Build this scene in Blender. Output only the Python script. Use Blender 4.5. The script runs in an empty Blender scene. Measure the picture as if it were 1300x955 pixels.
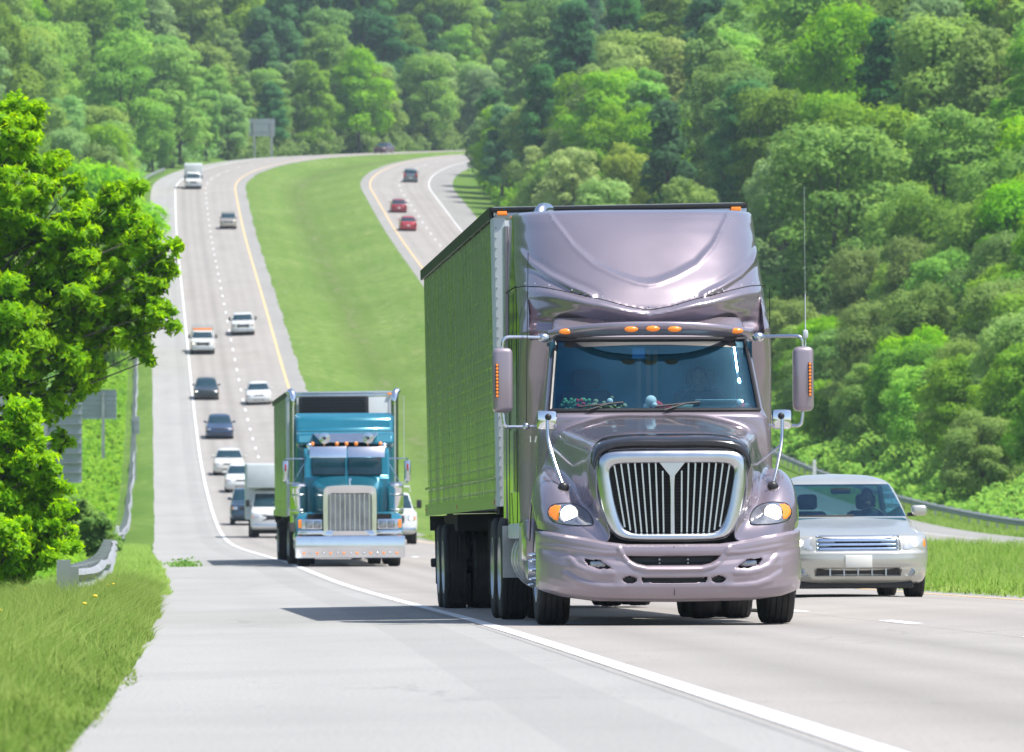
EXPOSURE = 0.64
HAZE = 0.00013
import bpy, bmesh, math, random
import numpy as np
from mathutils import Vector, Matrix
from mathutils.bvhtree import BVHTree
R = math.radians
random.seed(7)
rng = np.random.default_rng(11)
SC = bpy.context.scene
COL = SC.collection
F = 9000.0            # focal length in 1300-px-wide pixels
CX, HY = 650.0, 400.0 # image column of the view axis, image row of the level horizon

# ------------------------------------------------------------------ helpers
def tag(o, label=None, cat=None, group=None, kind=None):
    if label: o['label'] = label
    if cat: o['category'] = cat
    if group: o['group'] = group
    if kind: o['kind'] = kind
    return o

def empty(name, loc=(0, 0, 0), label=None, cat=None, group=None):
    o = bpy.data.objects.new(name, None)
    o.empty_display_size = 0.3
    o.location = loc
    COL.objects.link(o)
    return tag(o, label, cat, group)

def link(name, me, parent=None, mat=None):
    o = bpy.data.objects.new(name, me)
    COL.objects.link(o)
    if parent is not None: o.parent = parent
    if mat is not None and not me.materials: me.materials.append(mat)
    return o

def copy_tree(o, parent=None):
    c = o.copy(); COL.objects.link(c)
    if parent is not None: c.parent = parent
    for ch in list(o.children): copy_tree(ch, c)
    return c

def pchip(xs, ys, x):
    xs = np.asarray(xs, float); ys = np.asarray(ys, float); x = np.asarray(x, float)
    h = np.diff(xs); d = np.diff(ys) / h
    m = np.zeros(len(xs))
    m[0], m[-1] = d[0], d[-1]
    for i in range(1, len(xs) - 1):
        if d[i-1] * d[i] > 0:
            w1 = 2*h[i] + h[i-1]; w2 = h[i] + 2*h[i-1]
            m[i] = (w1 + w2) / (w1/d[i-1] + w2/d[i])
    i = np.clip(np.searchsorted(xs, x) - 1, 0, len(h) - 1)
    t = (x - xs[i]) / h[i]
    t = np.clip(t, 0, 1)
    return ((2*t**3-3*t**2+1)*ys[i] + (t**3-2*t**2+t)*h[i]*m[i] + (-2*t**3+3*t**2)*ys[i+1] + (t**3-t**2)*h[i]*m[i+1])

def catmull(P, n):
    """P (K,...) control points -> interpolated (n) points"""
    P = np.asarray(P, float); K = len(P)
    u = np.linspace(0, K - 1, n); i = np.clip(u.astype(int), 0, K - 2); t = u - i
    t = t.reshape((-1,) + (1,) * (P.ndim - 1))
    p1 = P[i]; p2 = P[i+1]
    p0 = np.where((i > 0).reshape(t.shape), P[np.maximum(i-1, 0)], 2*p1 - p2)
    p3 = np.where((i < K-2).reshape(t.shape), P[np.minimum(i+2, K-1)], 2*p2 - p1)
    return 0.5*((2*p1) + (-p0+p2)*t + (2*p0-5*p1+4*p2-p3)*t*t + (-p0+3*p1-3*p2+p3)*t**3)

def np_mesh(name, V, Fq, mat=None, smooth=False, uv=None, attr=None):
    """fast mesh: V (n,3), Fq (m,k) all faces k-gons"""
    V = np.asarray(V, np.float32); Fq = np.asarray(Fq, np.int32)
    me = bpy.data.meshes.new(name)
    me.vertices.add(len(V)); me.vertices.foreach_set('co', V.ravel())
    k = Fq.shape[1]
    me.loops.add(Fq.size); me.loops.foreach_set('vertex_index', Fq.ravel())
    me.polygons.add(len(Fq))
    me.polygons.foreach_set('loop_start', np.arange(0, Fq.size, k, dtype=np.int32))
    me.polygons.foreach_set('loop_total', np.full(len(Fq), k, np.int32))
    if uv is not None:
        l = me.uv_layers.new(name='UVMap')
        l.data.foreach_set('uv', np.asarray(uv, np.float32)[Fq.ravel()].ravel())
    if attr is not None:
        a = me.attributes.new('tone', 'FLOAT', 'FACE')
        a.data.foreach_set('value', np.asarray(attr, np.float32))
    me.update(calc_edges=True)
    me.validate()
    if smooth:
        me.polygons.foreach_set('use_smooth', np.ones(len(Fq), bool))
    if mat: me.materials.append(mat)
    return me

class MB:
    def __init__(s): s.v = []; s.f = []
    def add(s, V, Fc):
        b = len(s.v); s.v += [tuple(map(float, p)) for p in V]; s.f += [tuple(int(i) + b for i in q) for q in Fc]; return s
    def box(s, x0, x1, y0, y1, z0, z1, M=None):
        V = [(x, y, z) for z in (z0, z1) for y in (y0, y1) for x in (x0, x1)]
        if M is not None: V = [tuple(M @ Vector(p)) for p in V]
        return s.add(V, [(0, 2, 3, 1), (4, 5, 7, 6), (0, 1, 5, 4), (2, 6, 7, 3), (0, 4, 6, 2), (1, 3, 7, 5)])
    def rbox(s, x0, x1, y0, y1, z0, z1, r=0.02, M=None, seg=2):
        bm = bmesh.new(); bmesh.ops.create_cube(bm, size=1)
        for v in bm.verts:
            v.co = Vector(((x0+x1)/2 + v.co.x*(x1-x0), (y0+y1)/2 + v.co.y*(y1-y0), (z0+z1)/2 + v.co.z*(z1-z0)))
        bmesh.ops.bevel(bm, geom=bm.edges[:], offset=r, segments=seg, affect='EDGES', profile=0.5)
        bm.verts.ensure_lookup_table()
        V = [tuple(M @ v.co) if M is not None else tuple(v.co) for v in bm.verts]
        Fc = [[v.index for v in f.verts] for f in bm.faces]
        bm.free(); return s.add(V, Fc)
    def tube(s, pts, r, seg=10, cap=True):
        P = [Vector(p) for p in pts]; n = len(P)
        rr = r if isinstance(r, (list, tuple)) else [r]*n
        T = [((P[min(i+1, n-1)] - P[max(i-1, 0)])).normalized() for i in range(n)]
        a = Vector((0, 0, 1)) if abs(T[0].z) < 0.9 else Vector((1, 0, 0))
        U = T[0].cross(a).normalized(); V = []; 
        for i in range(n):
            U = (U - T[i]*U.dot(T[i])).normalized(); W = T[i].cross(U)
            for k in range(seg):
                c = 2*math.pi*k/seg; V.append(P[i] + (U*math.cos(c) + W*math.sin(c))*rr[i])
        Fc = [(i*seg+k, i*seg+(k+1) % seg, (i+1)*seg+(k+1) % seg, (i+1)*seg+k) for i in range(n-1) for k in range(seg)]
        if cap: Fc += [tuple(range(seg))[::-1], tuple((n-1)*seg+k for k in range(seg))]
        return s.add(V, Fc)
    def lathe(s, prof, c=(0, 0, 0), axis='x', seg=32, closed=False):
        V = []
        for (r, a) in prof:
            for k in range(seg):
                t = 2*math.pi*k/seg; p, q = r*math.cos(t), r*math.sin(t)
                V.append({'x': (c[0]+a, c[1]+p, c[2]+q), 'y': (c[0]+p, c[1]+a, c[2]+q), 'z': (c[0]+p, c[1]+q, c[2]+a)}[axis])
        n = len(prof); m = n if closed else n-1
        Fc = [(i*seg+k, i*seg+(k+1) % seg, ((i+1) % n)*seg+(k+1) % seg, ((i+1) % n)*seg+k) for i in range(m) for k in range(seg)]
        return s.add(V, Fc)
    def ball(s, c, r, seg=14, rings=9):
        rx, ry, rz = r if isinstance(r, (tuple, list)) else (r, r, r)
        V = []
        for i in range(rings+1):
            ph = math.pi*i/rings
            for k in range(seg):
                t = 2*math.pi*k/seg
                V.append((c[0]+rx*math.sin(ph)*math.cos(t), c[1]+ry*math.sin(ph)*math.sin(t), c[2]+rz*math.cos(ph)))
        Fc = [(i*seg+k, (i+1)*seg+k, (i+1)*seg+(k+1) % seg, i*seg+(k+1) % seg) for i in range(rings) for k in range(seg)]
        return s.add(V, Fc)
    def prism(s, outline, a0, a1, axis='y', M=None):
        """outline 2-D polygon extruded; axis y: outline is (x,z); axis x: (y,z); axis z: (x,y)"""
        n = len(outline)
        def mk(p, a): return {'y': (p[0], a, p[1]), 'x': (a, p[0], p[1]), 'z': (p[0], p[1], a)}[axis]
        V = [mk(p, a0) for p in outline] + [mk(p, a1) for p in outline]
        if M is not None: V = [tuple(M @ Vector(p)) for p in V]
        Fc = [tuple(range(n))[::-1], tuple(range(n, 2*n))] + [(i, (i+1) % n, n+(i+1) % n, n+i) for i in range(n)]
        return s.add(V, Fc)
    def grid(s, G, closed_u=False):
        G = np.asarray(G); a, b = G.shape[:2]
        Fc = [(i*b+j, i*b+j+1, (i+1)*b+j+1, (i+1)*b+j) for i in range(a-1) for j in range(b-1)]
        return s.add(G.reshape(-1, 3), Fc)
    def bent(s, pts, r, seg=10, n=None):
        return s.tube([tuple(p) for p in catmull(np.array(pts, float), n or len(pts)*6)], r, seg)
    def build(s, name, mat, parent=None, smooth=30, bevel=0, weld=False, fixn=True):
        me = bpy.data.meshes.new(name); me.from_pydata(s.v, [], s.f); me.validate()
        if fixn or weld:
            bm = bmesh.new(); bm.from_mesh(me)
            if weld: bmesh.ops.remove_doubles(bm, verts=bm.verts[:], dist=1e-4)
            if fixn: bmesh.ops.recalc_face_normals(bm, faces=bm.faces[:])
            bm.to_mesh(me); bm.free()
        if smooth:
            me.polygons.foreach_set('use_smooth', np.ones(len(me.polygons), bool))
            me.set_sharp_from_angle(angle=R(smooth))
        me.materials.append(mat)
        o = link(name, me, parent)
        if bevel:
            b = o.modifiers.new('bevel', 'BEVEL'); b.width = bevel; b.segments = 2; b.limit_method = 'ANGLE'; b.angle_limit = R(40)
        return o

def inpoly(poly, x, y):
    poly = np.asarray(poly, float); x = np.asarray(x, float); y = np.asarray(y, float)
    r = np.zeros(x.shape, bool); n = len(poly); j = n-1
    for i in range(n):
        xi, yi = poly[i]; xj, yj = poly[j]
        c = ((yi > y) != (yj > y)) & (x < (xj-xi)*(y-yi)/((yj-yi) if yj != yi else 1e-12) + xi)
        r ^= c; j = i
    return r

def polydist(poly, x, y):
    poly = np.asarray(poly, float); d = np.full(np.shape(x), 1e9)
    for i in range(len(poly)):
        a = poly[i]; b = poly[(i+1) % len(poly)]; ab = b-a
        t = np.clip(((x-a[0])*ab[0] + (y-a[1])*ab[1])/max(ab @ ab, 1e-12), 0, 1)
        d = np.minimum(d, np.hypot(x-(a[0]+t*ab[0]), y-(a[1]+t*ab[1])))
    return d
def linedist(pts, x, y):
    d = np.full(np.shape(x), 1e9)
    pts = np.asarray(pts, float)
    for i in range(len(pts)-1):
        a = pts[i]; ab = pts[i+1]-a
        t = np.clip(((x-a[0])*ab[0] + (y-a[1])*ab[1])/max(ab @ ab, 1e-12), 0, 1)
        d = np.minimum(d, np.hypot(x-(a[0]+t*ab[0]), y-(a[1]+t*ab[1])))
    return d
def sstep(a, b, x):
    t = np.clip((x-a)/(b-a), 0, 1); return t*t*(3-2*t)

# ------------------------------------------------------------------ materials
def mat(name, col, rough=0.5, metal=0.0, var=0.12, scale=6.0, bump=0.0, bscale=40.0, coat=0.0, spec=0.5, emit=None, estr=0, dirt=None, dirtamt=0.0, flake=0):
    m = bpy.data.materials.new(name); m.use_nodes = True
    nt = m.node_tree; b = nt.nodes['Principled BSDF']
    tc = nt.nodes.new('ShaderNodeTexCoord'); nz = nt.nodes.new('ShaderNodeTexNoise')
    nz.inputs['Scale'].default_value = scale; nz.inputs['Detail'].default_value = 1.0 if coat > 0 or metal > .9 else 6
    nt.links.new(tc.outputs['Object'], nz.inputs['Vector'])
    mx = nt.nodes.new('ShaderNodeMix'); mx.data_type = 'RGBA'
    c = list(col)
    mx.inputs[6].default_value = [max(0, v*(1-var)) for v in c] + [1]
    mx.inputs[7].default_value = [min(1, v*(1+var)) for v in c] + [1]
    nt.links.new(nz.outputs['Fac'], mx.inputs[0])
    out = mx.outputs[2]
    if dirt is not None:
        n2 = nt.nodes.new('ShaderNodeTexNoise'); n2.inputs['Scale'].default_value = scale*0.6; n2.inputs['Detail'].default_value = 8
        nt.links.new(tc.outputs['Object'], n2.inputs['Vector'])
        mr = nt.nodes.new('ShaderNodeMapRange'); mr.inputs['From Min'].default_value = 0.45; mr.inputs['From Max'].default_value = 0.75; mr.inputs['To Max'].default_value = dirtamt
        nt.links.new(n2.outputs['Fac'], mr.inputs['Value'])
        m2 = nt.nodes.new('ShaderNodeMix'); m2.data_type = 'RGBA'
        nt.links.new(mr.outputs[0], m2.inputs[0]); nt.links.new(out, m2.inputs[6]); m2.inputs[7].default_value = list(dirt)+[1]
        out = m2.outputs[2]
    nt.links.new(out, b.inputs['Base Color'])
    rr = nt.nodes.new('ShaderNodeMapRange'); rr.inputs['To Min'].default_value = max(0.0, rough*0.85); rr.inputs['To Max'].default_value = min(1, rough*1.2)
    nt.links.new(nz.outputs['Fac'], rr.inputs['Value']); nt.links.new(rr.outputs[0], b.inputs['Roughness'])
    b.inputs['Metallic'].default_value = metal
    b.inputs['Specular IOR Level'].default_value = spec
    b.inputs['Coat Weight'].default_value = coat; b.inputs['Coat Roughness'].default_value = 0.06
    if bump:
        n3 = nt.nodes.new('ShaderNodeTexNoise'); n3.inputs['Scale'].default_value = bscale; n3.inputs['Detail'].default_value = 5
        nt.links.new(tc.outputs['Object'], n3.inputs['Vector'])
        bp = nt.nodes.new('ShaderNodeBump'); bp.inputs['Strength'].default_value = bump; bp.inputs['Distance'].default_value = 0.02
        nt.links.new(n3.outputs['Fac'], bp.inputs['Height']); nt.links.new(bp.outputs[0], b.inputs['Normal'])
    if emit is not None:
        b.inputs['Emission Color'].default_value = list(emit)+[1]; b.inputs['Emission Strength'].default_value = estr
    return m

def glass(name, tint, mirror=0.12, sky_tint=(0.55, 0.85, 1.0)):
    m = bpy.data.materials.new(name); m.use_nodes = True
    nt = m.node_tree; nt.nodes.remove(nt.nodes['Principled BSDF'])
    o = nt.nodes['Material Output']
    t = nt.nodes.new('ShaderNodeBsdfTransparent'); t.inputs['Color'].default_value = list(tint)+[1]
    g = nt.nodes.new('ShaderNodeBsdfGlossy'); g.inputs['Roughness'].default_value = 0.004; g.inputs['Color'].default_value = list(sky_tint)+[1]  # blue of the mirrored sky is painted into the reflection colour
    lw = nt.nodes.new('ShaderNodeLayerWeight'); lw.inputs['Blend'].default_value = .5; fr = nt.nodes.new('ShaderNodeMath'); fr.operation = 'POWER'; fr.inputs[1].default_value = 4.0; nt.links.new(lw.outputs['Facing'], fr.inputs[0])
    tc = nt.nodes.new('ShaderNodeTexCoord'); nz = nt.nodes.new('ShaderNodeTexNoise'); nz.inputs['Scale'].default_value = 3
    nt.links.new(tc.outputs['Object'], nz.inputs['Vector'])
    ad = nt.nodes.new('ShaderNodeMath'); ad.operation = 'MULTIPLY_ADD'; ad.inputs[1].default_value = 0.06; ad.inputs[2].default_value = mirror-0.03
    nt.links.new(nz.outputs['Fac'], ad.inputs[0])
    a2 = nt.nodes.new('ShaderNodeMath'); a2.operation = 'ADD'; nt.links.new(fr.outputs[0], a2.inputs[0]); nt.links.new(ad.outputs[0], a2.inputs[1])
    mx = nt.nodes.new('ShaderNodeMixShader'); nt.links.new(a2.outputs[0], mx.inputs[0])
    nt.links.new(t.outputs[0], mx.inputs[1]); nt.links.new(g.outputs[0], mx.inputs[2]); nt.links.new(mx.outputs[0], o.inputs['Surface'])
    return m

M = {}
M['mauve'] = mat('mauve_metallic_paint', (0.325, 0.275, 0.315), 0.25, 0.6, 0.03, 3, coat=1.0, bump=0.0)
M['mauve_plastic'] = mat('mauve_plastic', (0.325, 0.27, 0.305), 0.34, 0.4, 0.04, 4, coat=0.7)
M['teal'] = mat('teal_paint', (0.008, 0.17, 0.25), 0.22, 0.2, 0.06, 3, coat=0.8)
M['chrome'] = mat('chrome', (0.78, 0.8, 0.83), 0.10, 1.0, 0.05, 5)
M['chrome_soft'] = mat('brushed_chrome', (0.62, 0.65, 0.68), 0.24, 1.0, 0.08, 8)
M['alu'] = mat('aluminium', (0.52, 0.54, 0.56), 0.34, 1.0, 0.12, 5, dirt=(0.12, 0.11, 0.10), dirtamt=0.5)
M['black'] = mat('black_plastic', (0.018, 0.018, 0.02), 0.42, 0, 0.2, 6)
M['gloss_black'] = mat('smoked_black_acrylic', (0.02, 0.02, 0.024), 0.14, 0, 0.2, 6, coat=0.5)
M['dark'] = mat('dark_underbody', (0.012, 0.012, 0.013), 0.8, 0, 0.3, 5)
M['tyre'] = mat('tyre_rubber', (0.02, 0.02, 0.021), 0.78, 0, 0.25, 9, bump=0.3, bscale=60, dirt=(0.07, 0.065, 0.06), dirtamt=0.4)
M['amber'] = mat('amber_lens', (0.85, 0.22, 0.02), 0.2, 0, 0.15, 60, coat=0.6, emit=(1, 0.28, 0.03), estr=0.25)
M['red_lens'] = mat('red_lens', (0.45, 0.01, 0.01), 0.2, 0, 0.15, 60, coat=0.6)
M['lamp'] = mat('lit_headlamp', (0.95, 0.93, 0.85), 0.2, 0, 0.02, 60, emit=(1, 0.93, 0.78), estr=3.0)
M['lens'] = mat('headlamp_lens', (0.30, 0.32, 0.35), 0.12, 0.7, 0.35, 25, coat=0.9)
M['lens_clear'] = mat('clear_car_headlamp', (0.60, 0.62, 0.64), 0.14, 0.5, 0.06, 25, coat=0.9)
M['white'] = mat('white_paint', (0.66, 0.67, 0.67), 0.32, 0, 0.04, 3, coat=0.5, dirt=(0.5, 0.48, 0.45), dirtamt=0.25)
M['trailer_white'] = mat('trailer_white', (0.56, 0.60, 0.62), 0.38, 0, 0.06, 3, dirt=(0.4, 0.42, 0.42), dirtamt=0.4)
M['silver'] = mat('silver_paint', (0.50, 0.50, 0.46), 0.30, 0.45, 0.04, 4, coat=0.8)
M['interior'] = mat('cabin_trim', (0.010, 0.07, 0.11), 0.7, 0, 0.2, 6)
M['dash'] = mat('grey_dashboard', (0.20, 0.25, 0.25), 0.6, 0, 0.2, 6)
M['seat'] = mat('seat_fabric', (0.05, 0.06, 0.065), 0.9, 0, 0.2, 8)
M['wind'] = glass('windscreen_glass', (0.55, 0.74, 0.80), .085, (0.25, 0.65, 1.0))
M['wind_car'] = glass('car_glass', (0.36, 0.54, 0.54), 0.09, (0.5, 0.8, 1.0))
M['dglass'] = mat('dark_window_glass', (0.008, 0.035, 0.05), 0.08, 0, 0.3, 3, coat=0.25, spec=0.5)
M['galv'] = mat('galvanised_steel', (0.40, 0.42, 0.43), 0.48, 0.6, 0.15, 3, dirt=(0.17, 0.13, 0.10), dirtamt=0.35)
M['galv_white'] = mat('weathered_rail', (0.38, 0.40, 0.42), 0.5, 0.4, 0.2, 3, dirt=(0.2, 0.11, 0.07), dirtamt=0.6)
M['wood'] = mat('weathered_post', (0.16, 0.15, 0.14), 0.9, 0, 0.3, 6, bump=0.4)
M['signback'] = mat('bare_aluminium_sign', (0.36, 0.40, 0.42), 0.5, 0.5, 0.1, 1.5, dirt=(0.2, 0.22, 0.22), dirtamt=0.4)
M['skin'] = mat('skin', (0.30, 0.17, 0.12), 0.6, 0, 0.1, 8)
M['cloth_dark'] = mat('dark_shirt', (0.05, 0.07, 0.10), 0.9, 0, 0.2, 8)
M['cloth_light'] = mat('pale_shirt', (0.35, 0.38, 0.40), 0.9, 0, 0.2, 8)
M['hair'] = mat('hair', (0.03, 0.022, 0.015), 0.8, 0, 0.3, 20)
M['red_plush'] = mat('red_plush', (0.5, 0.02, 0.04), 0.95, 0, 0.2, 20)
M['white_plush'] = mat('white_plush', (0.75, 0.72, 0.72), 0.95, 0, 0.1, 20)
M['olive_plush'] = mat('olive_plush', (0.28, 0.29, 0.16), 0.95, 0, 0.5, 30)
M['green_plush'] = mat('green_plush', (0.10, 0.30, 0.14), 0.95, 0, 0.5, 30)
M['paper'] = mat('paper_sheet', (0.5, 0.62, 0.66), 0.8, 0, 0.05, 6)
M['plate'] = mat('white_plate', (0.72, 0.72, 0.68), 0.5, 0, 0.03, 10)
def paint(name, col, metal=0.2): return mat(name, col, 0.3, metal, 0.05, 3, coat=0.7)
M['sky_teal_curtain'] = mat('curtain_sky_teal', (0.03, 0.30, 0.44), 0.9, 0, 0.25, 5)  # teal put in to brighten the cab's back wall, for the windscreen's sky blue
M['sky_tint_chrome'] = mat('chrome_bars_sky_tint', (0.55, 0.68, 0.88), 0.12, 1.0, 0.04, 5)  # bars coloured bluish in place of the blue sky they would mirror
# ------------------------------------------------------------------ road alignment
# reference line = white edge line beside the broad shoulder
_Y = [-40, 0, 25, 38.5, 64.5, 98, 130, 170, 215, 335, 550, 806, 878]
_X = [3.5, 2.12, 1.25, .77, -.17, -1.62, -3.2, -5.35, -7.85, -13.9, -24.9, -38.2, -41.7]
RC = 460.0
ys = np.arange(-40, 878, 2.0)
xs = pchip(_Y, _X, ys)
# light smoothing
k = np.ones(9)/9
xs_s = np.convolve(np.pad(xs, 4, mode='reflect', reflect_type='odd'), k, mode='valid'); xs = xs_s
path = list(zip(xs, ys))
h0 = math.atan2(xs[-1]-xs[-2], 2.0)
px_, py_ = path[-1]; h = h0
hend = R(62)
while h < hend:
    ds = 2.0; h += ds/RC
    px_ += math.sin(h)*ds; py_ += math.cos(h)*ds
    path.append((px_, py_))
for _ in range(120):
    px_ += math.sin(h)*2; py_ += math.cos(h)*2; path.append((px_, py_))
PATH = np.array(path)
SEG = np.hypot(*np.diff(PATH, axis=0).T)
SS = np.concatenate([[0], np.cumsum(SEG)]) - 40.0
TAN = np.gradient(PATH, axis=0); TAN /= np.hypot(TAN[:, 0], TAN[:, 1])[:, None]
NOR = np.stack([TAN[:, 1], -TAN[:, 0]], 1)      # points to image right
_ZS = [-40, 0, 40, 75, 98, 130, 170, 215, 250, 300, 337, 370, 400, 450, 500, 550, 600, 650, 700, 750, 790, 830, 880, 900, 920, 943, 960, 985, 1030, 1100, 1160, 1500]
_ZZ = [.62, -.70, -2.024, -3.183, -3.94, -4.91, -5.95, -7.2, -8.19, -9.45, -10.03, -10.15, -10.0, -9.25, -7.6, -5.2, -2.2, 1.0, 4.1, 7.1, 9.6, 12.3, 15.6, 16.95, 18.2, 19.6, 20.5, 21.7, 23.3, 25.6, 27.2, 31]
ZTAB = pchip(_ZS, _ZZ, SS)
ZTAB = np.convolve(np.pad(ZTAB, 6, mode='reflect', reflect_type='odd'), np.ones(13)/13, mode='valid')
def at(s, L):
    """world x,y of station s (m) and lateral offset L"""
    x = np.interp(s, SS, PATH[:, 0]); y = np.interp(s, SS, PATH[:, 1])
    nx = np.interp(s, SS, NOR[:, 0]); ny = np.interp(s, SS, NOR[:, 1])
    return x+nx*L, y+ny*L
def zroad(s): return np.interp(s, SS, ZTAB)
W_SH, W_DASH, W_YEL, W_IN = -3.0, 3.72, 7.4, 8.7
O_IN, O_YEL, O_DASH, O_WH, O_OUT = 23.0, 24.2, 27.9, 31.6, 34.6
def hills(x, y, sc=1.0):
    return (np.sin(x*.031*sc+1.3)*np.cos(y*.027*sc+.4) + .5*np.sin(x*.071*sc+y*.05*sc) + .3*np.sin(y*.13*sc-x*.09*sc))
def zoff(s, L):
    s = np.asarray(s, float); L = np.asarray(L, float)
    s, L = np.broadcast_arrays(s, L)
    z = np.interp(L, [-3.0, 0, 2.6, 3.4, 5.0, 6.0, 8.7], [-.05, 0, .004, .015, .085, .092, .04])
    x, y = at(s, L)
    # left
    a = np.clip(-3.32 - L, 0, None)
    lo = -.06*np.minimum(a, 3) - .35*sstep(0, 1.6, a)*.4
    rise = sstep(900, 1040, s)
    slope_l = .10 + .20*sstep(600, 820, s) + .12*rise
    far = np.clip(a - 5.0 + 1.5*rise, 0, None)
    z = z + lo + slope_l*far*(1 + .0012*far) + sstep(3, 30, far)*1.2*hills(x, y)
    # median swale
    m = np.clip((L - 8.7)/(23.0-8.7), 0, 1)
    z = z - .9*np.sin(math.pi*m)**2*(L > 8.7) + np.where(L > 8.7, .02*0*m, 0)
    # right carriageway
    z = z + .10*sstep(14, 22, L) - .02*np.clip(L-23.0, 0, 11.6)*1.0
    # right
    b = np.clip(L - 34.6, 0, None)
    fb = np.clip(b - 3.5, 0, None)
    z = z - .05*np.minimum(b, 3) + (.40 + .06*sstep(20, 80, fb))*fb*sstep(-2, 6, fb) + sstep(3, 25, fb)*1.3*hills(x, y)
    return z
def zg(s, L): return zroad(s) + zoff(s, L)
def proj(x, y, z): return CX + F*x/y, HY - F*z/y
def find_s(py, L):
    """station where the surface at lateral L projects to image row py (near to far)"""
    s = np.arange(300, 1150, 1.0); x, y = at(s, L); q = HY - F*zg(s, L)/y
    i = np.argmin(np.abs(q-py)); return float(s[i])
# ------------------------------------------------------------------ world, sun, camera
SC.view_settings.view_transform = 'Standard'; SC.view_settings.look = 'None'
SC.view_settings.exposure = EXPOSURE; SC.view_settings.gamma = 1
try: SC.view_settings.use_curve_mapping = False
except Exception: pass
SUN = Vector((0.42, -0.16, 1.0)).normalized()     # direction towards the sun
w = bpy.data.worlds.new('World'); SC.world = w; w.use_nodes = True
nt = w.node_tree; bg = nt.nodes['Background']
sky = nt.nodes.new('ShaderNodeTexSky'); sky.sky_type = 'NISHITA'; sky.sun_disc = False
sky.sun_elevation = math.asin(SUN.z); sky.sun_rotation = math.atan2(SUN.x, SUN.y)
sky.air_density = 1.0; sky.dust_density = 1.6; sky.ozone_density = 1.0
nt.links.new(sky.outputs[0], bg.inputs['Color']); bg.inputs['Strength'].default_value = 0.13
sl = bpy.data.lights.new('sun', 'SUN'); sl.energy = 4.3; sl.angle = R(0.5); sl.color = (1.0, 0.965, 0.90)
so = bpy.data.objects.new('sun', sl); COL.objects.link(so); so.rotation_euler = SUN.to_track_quat('Z', 'Y').to_euler()
cd = bpy.data.cameras.new('camera'); cam = bpy.data.objects.new('camera', cd); COL.objects.link(cam); SC.camera = cam
cd.sensor_fit = 'HORIZONTAL'; cd.sensor_width = 36; cd.lens = 36*F/1300
cd.clip_start = 0.5; cd.clip_end = 8000
cam.rotation_euler = (math.pi/2 - math.atan((477.5-HY)/F), 0, 0)
cd.dof.use_dof = True; cd.dof.focus_distance = 68; cd.dof.aperture_fstop = 8.5
SC.render.engine = 'CYCLES'
SC.cycles.max_bounces = 8; SC.cycles.transparent_max_bounces = 16; SC.cycles.volume_bounces = 0
SC.cycles.use_denoising = True

# ------------------------------------------------------------------ ground sheets
def ribbon(name, s0, s1, ds, Ls, dz, m, kind='structure', parent=None, wob=None, base=False):
    st = np.arange(s0, s1+ds*.5, ds)
    Ls = np.asarray(Ls, float)
    S, L = np.meshgrid(st, Ls, indexing='ij')
    if wob is not None: L = L + wob(S, L)
    x, y = at(S, L); z = zg(S, L) + dz
    a, b = S.shape
    V = np.stack([x, y, z], -1).reshape(-1, 3)
    i = np.arange(a-1)[:, None]*b + np.arange(b-1)[None]
    Fq = np.stack([i, i+1, i+b+1, i+b], -1).reshape(-1, 4)
    me = np_mesh(name, V, Fq, m, smooth=True, uv=np.stack([L, S], -1).reshape(-1, 2))
    o = link(name, me, parent)
    return tag(o, kind=kind) if kind else o

def uv_nodes(m):
    nt = m.node_tree; b = nt.nodes['Principled BSDF']
    uv = nt.nodes.new('ShaderNodeUVMap'); uv.uv_map = 'UVMap'
    return nt, b, uv
def N(nt, t, **kw):
    n = nt.nodes.new(t)
    for k, v in kw.items():
        if k.startswith('_'): setattr(n, k[1:], v)
        else: n.inputs[k.replace('0', ' ') if k in n.inputs else k].default_value = v
    return n
def noise(nt, vec, scale, detail=6, rough=0.6, dims='3D'):
    n = nt.nodes.new('ShaderNodeTexNoise'); n.inputs['Scale'].default_value = scale; n.inputs['Detail'].default_value = detail; n.inputs['Roughness'].default_value = rough
    if vec is not None: nt.links.new(vec, n.inputs['Vector'])
    return n
def mapr(nt, val, a, b, c=0, d=1):
    n = nt.nodes.new('ShaderNodeMapRange')
    for i, v in zip((1, 2, 3, 4), (a, b, c, d)): n.inputs[i].default_value = v
    nt.links.new(val, n.inputs[0]); return n.outputs[0]
def mixc(nt, fac, a, b, mode='MIX'):
    n = nt.nodes.new('ShaderNodeMix'); n.data_type = 'RGBA'; n.blend_type = mode
    for i, v in ((0, fac), (6, a), (7, b)):
        if isinstance(v, bpy.types.NodeSocket): nt.links.new(v, n.inputs[i])
        else: n.inputs[i].default_value = v if i == 0 else (list(v)+[1])[:4]
    return n.outputs[2]
def math_(nt, op, a, b=None):
    n = nt.nodes.new('ShaderNodeMath'); n.operation = op
    for i, v in ((0, a), (1, b)):
        if v is None: continue
        if isinstance(v, bpy.types.NodeSocket): nt.links.new(v, n.inputs[i])
        else: n.inputs[i].default_value = v
    return n.outputs[0]
def stretched(nt, uvo, sx, sy):
    mp = nt.nodes.new('ShaderNodeMapping'); mp.inputs['Scale'].default_value = (sx, sy, 1); nt.links.new(uvo, mp.inputs['Vector']); return mp.outputs[0]

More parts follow.
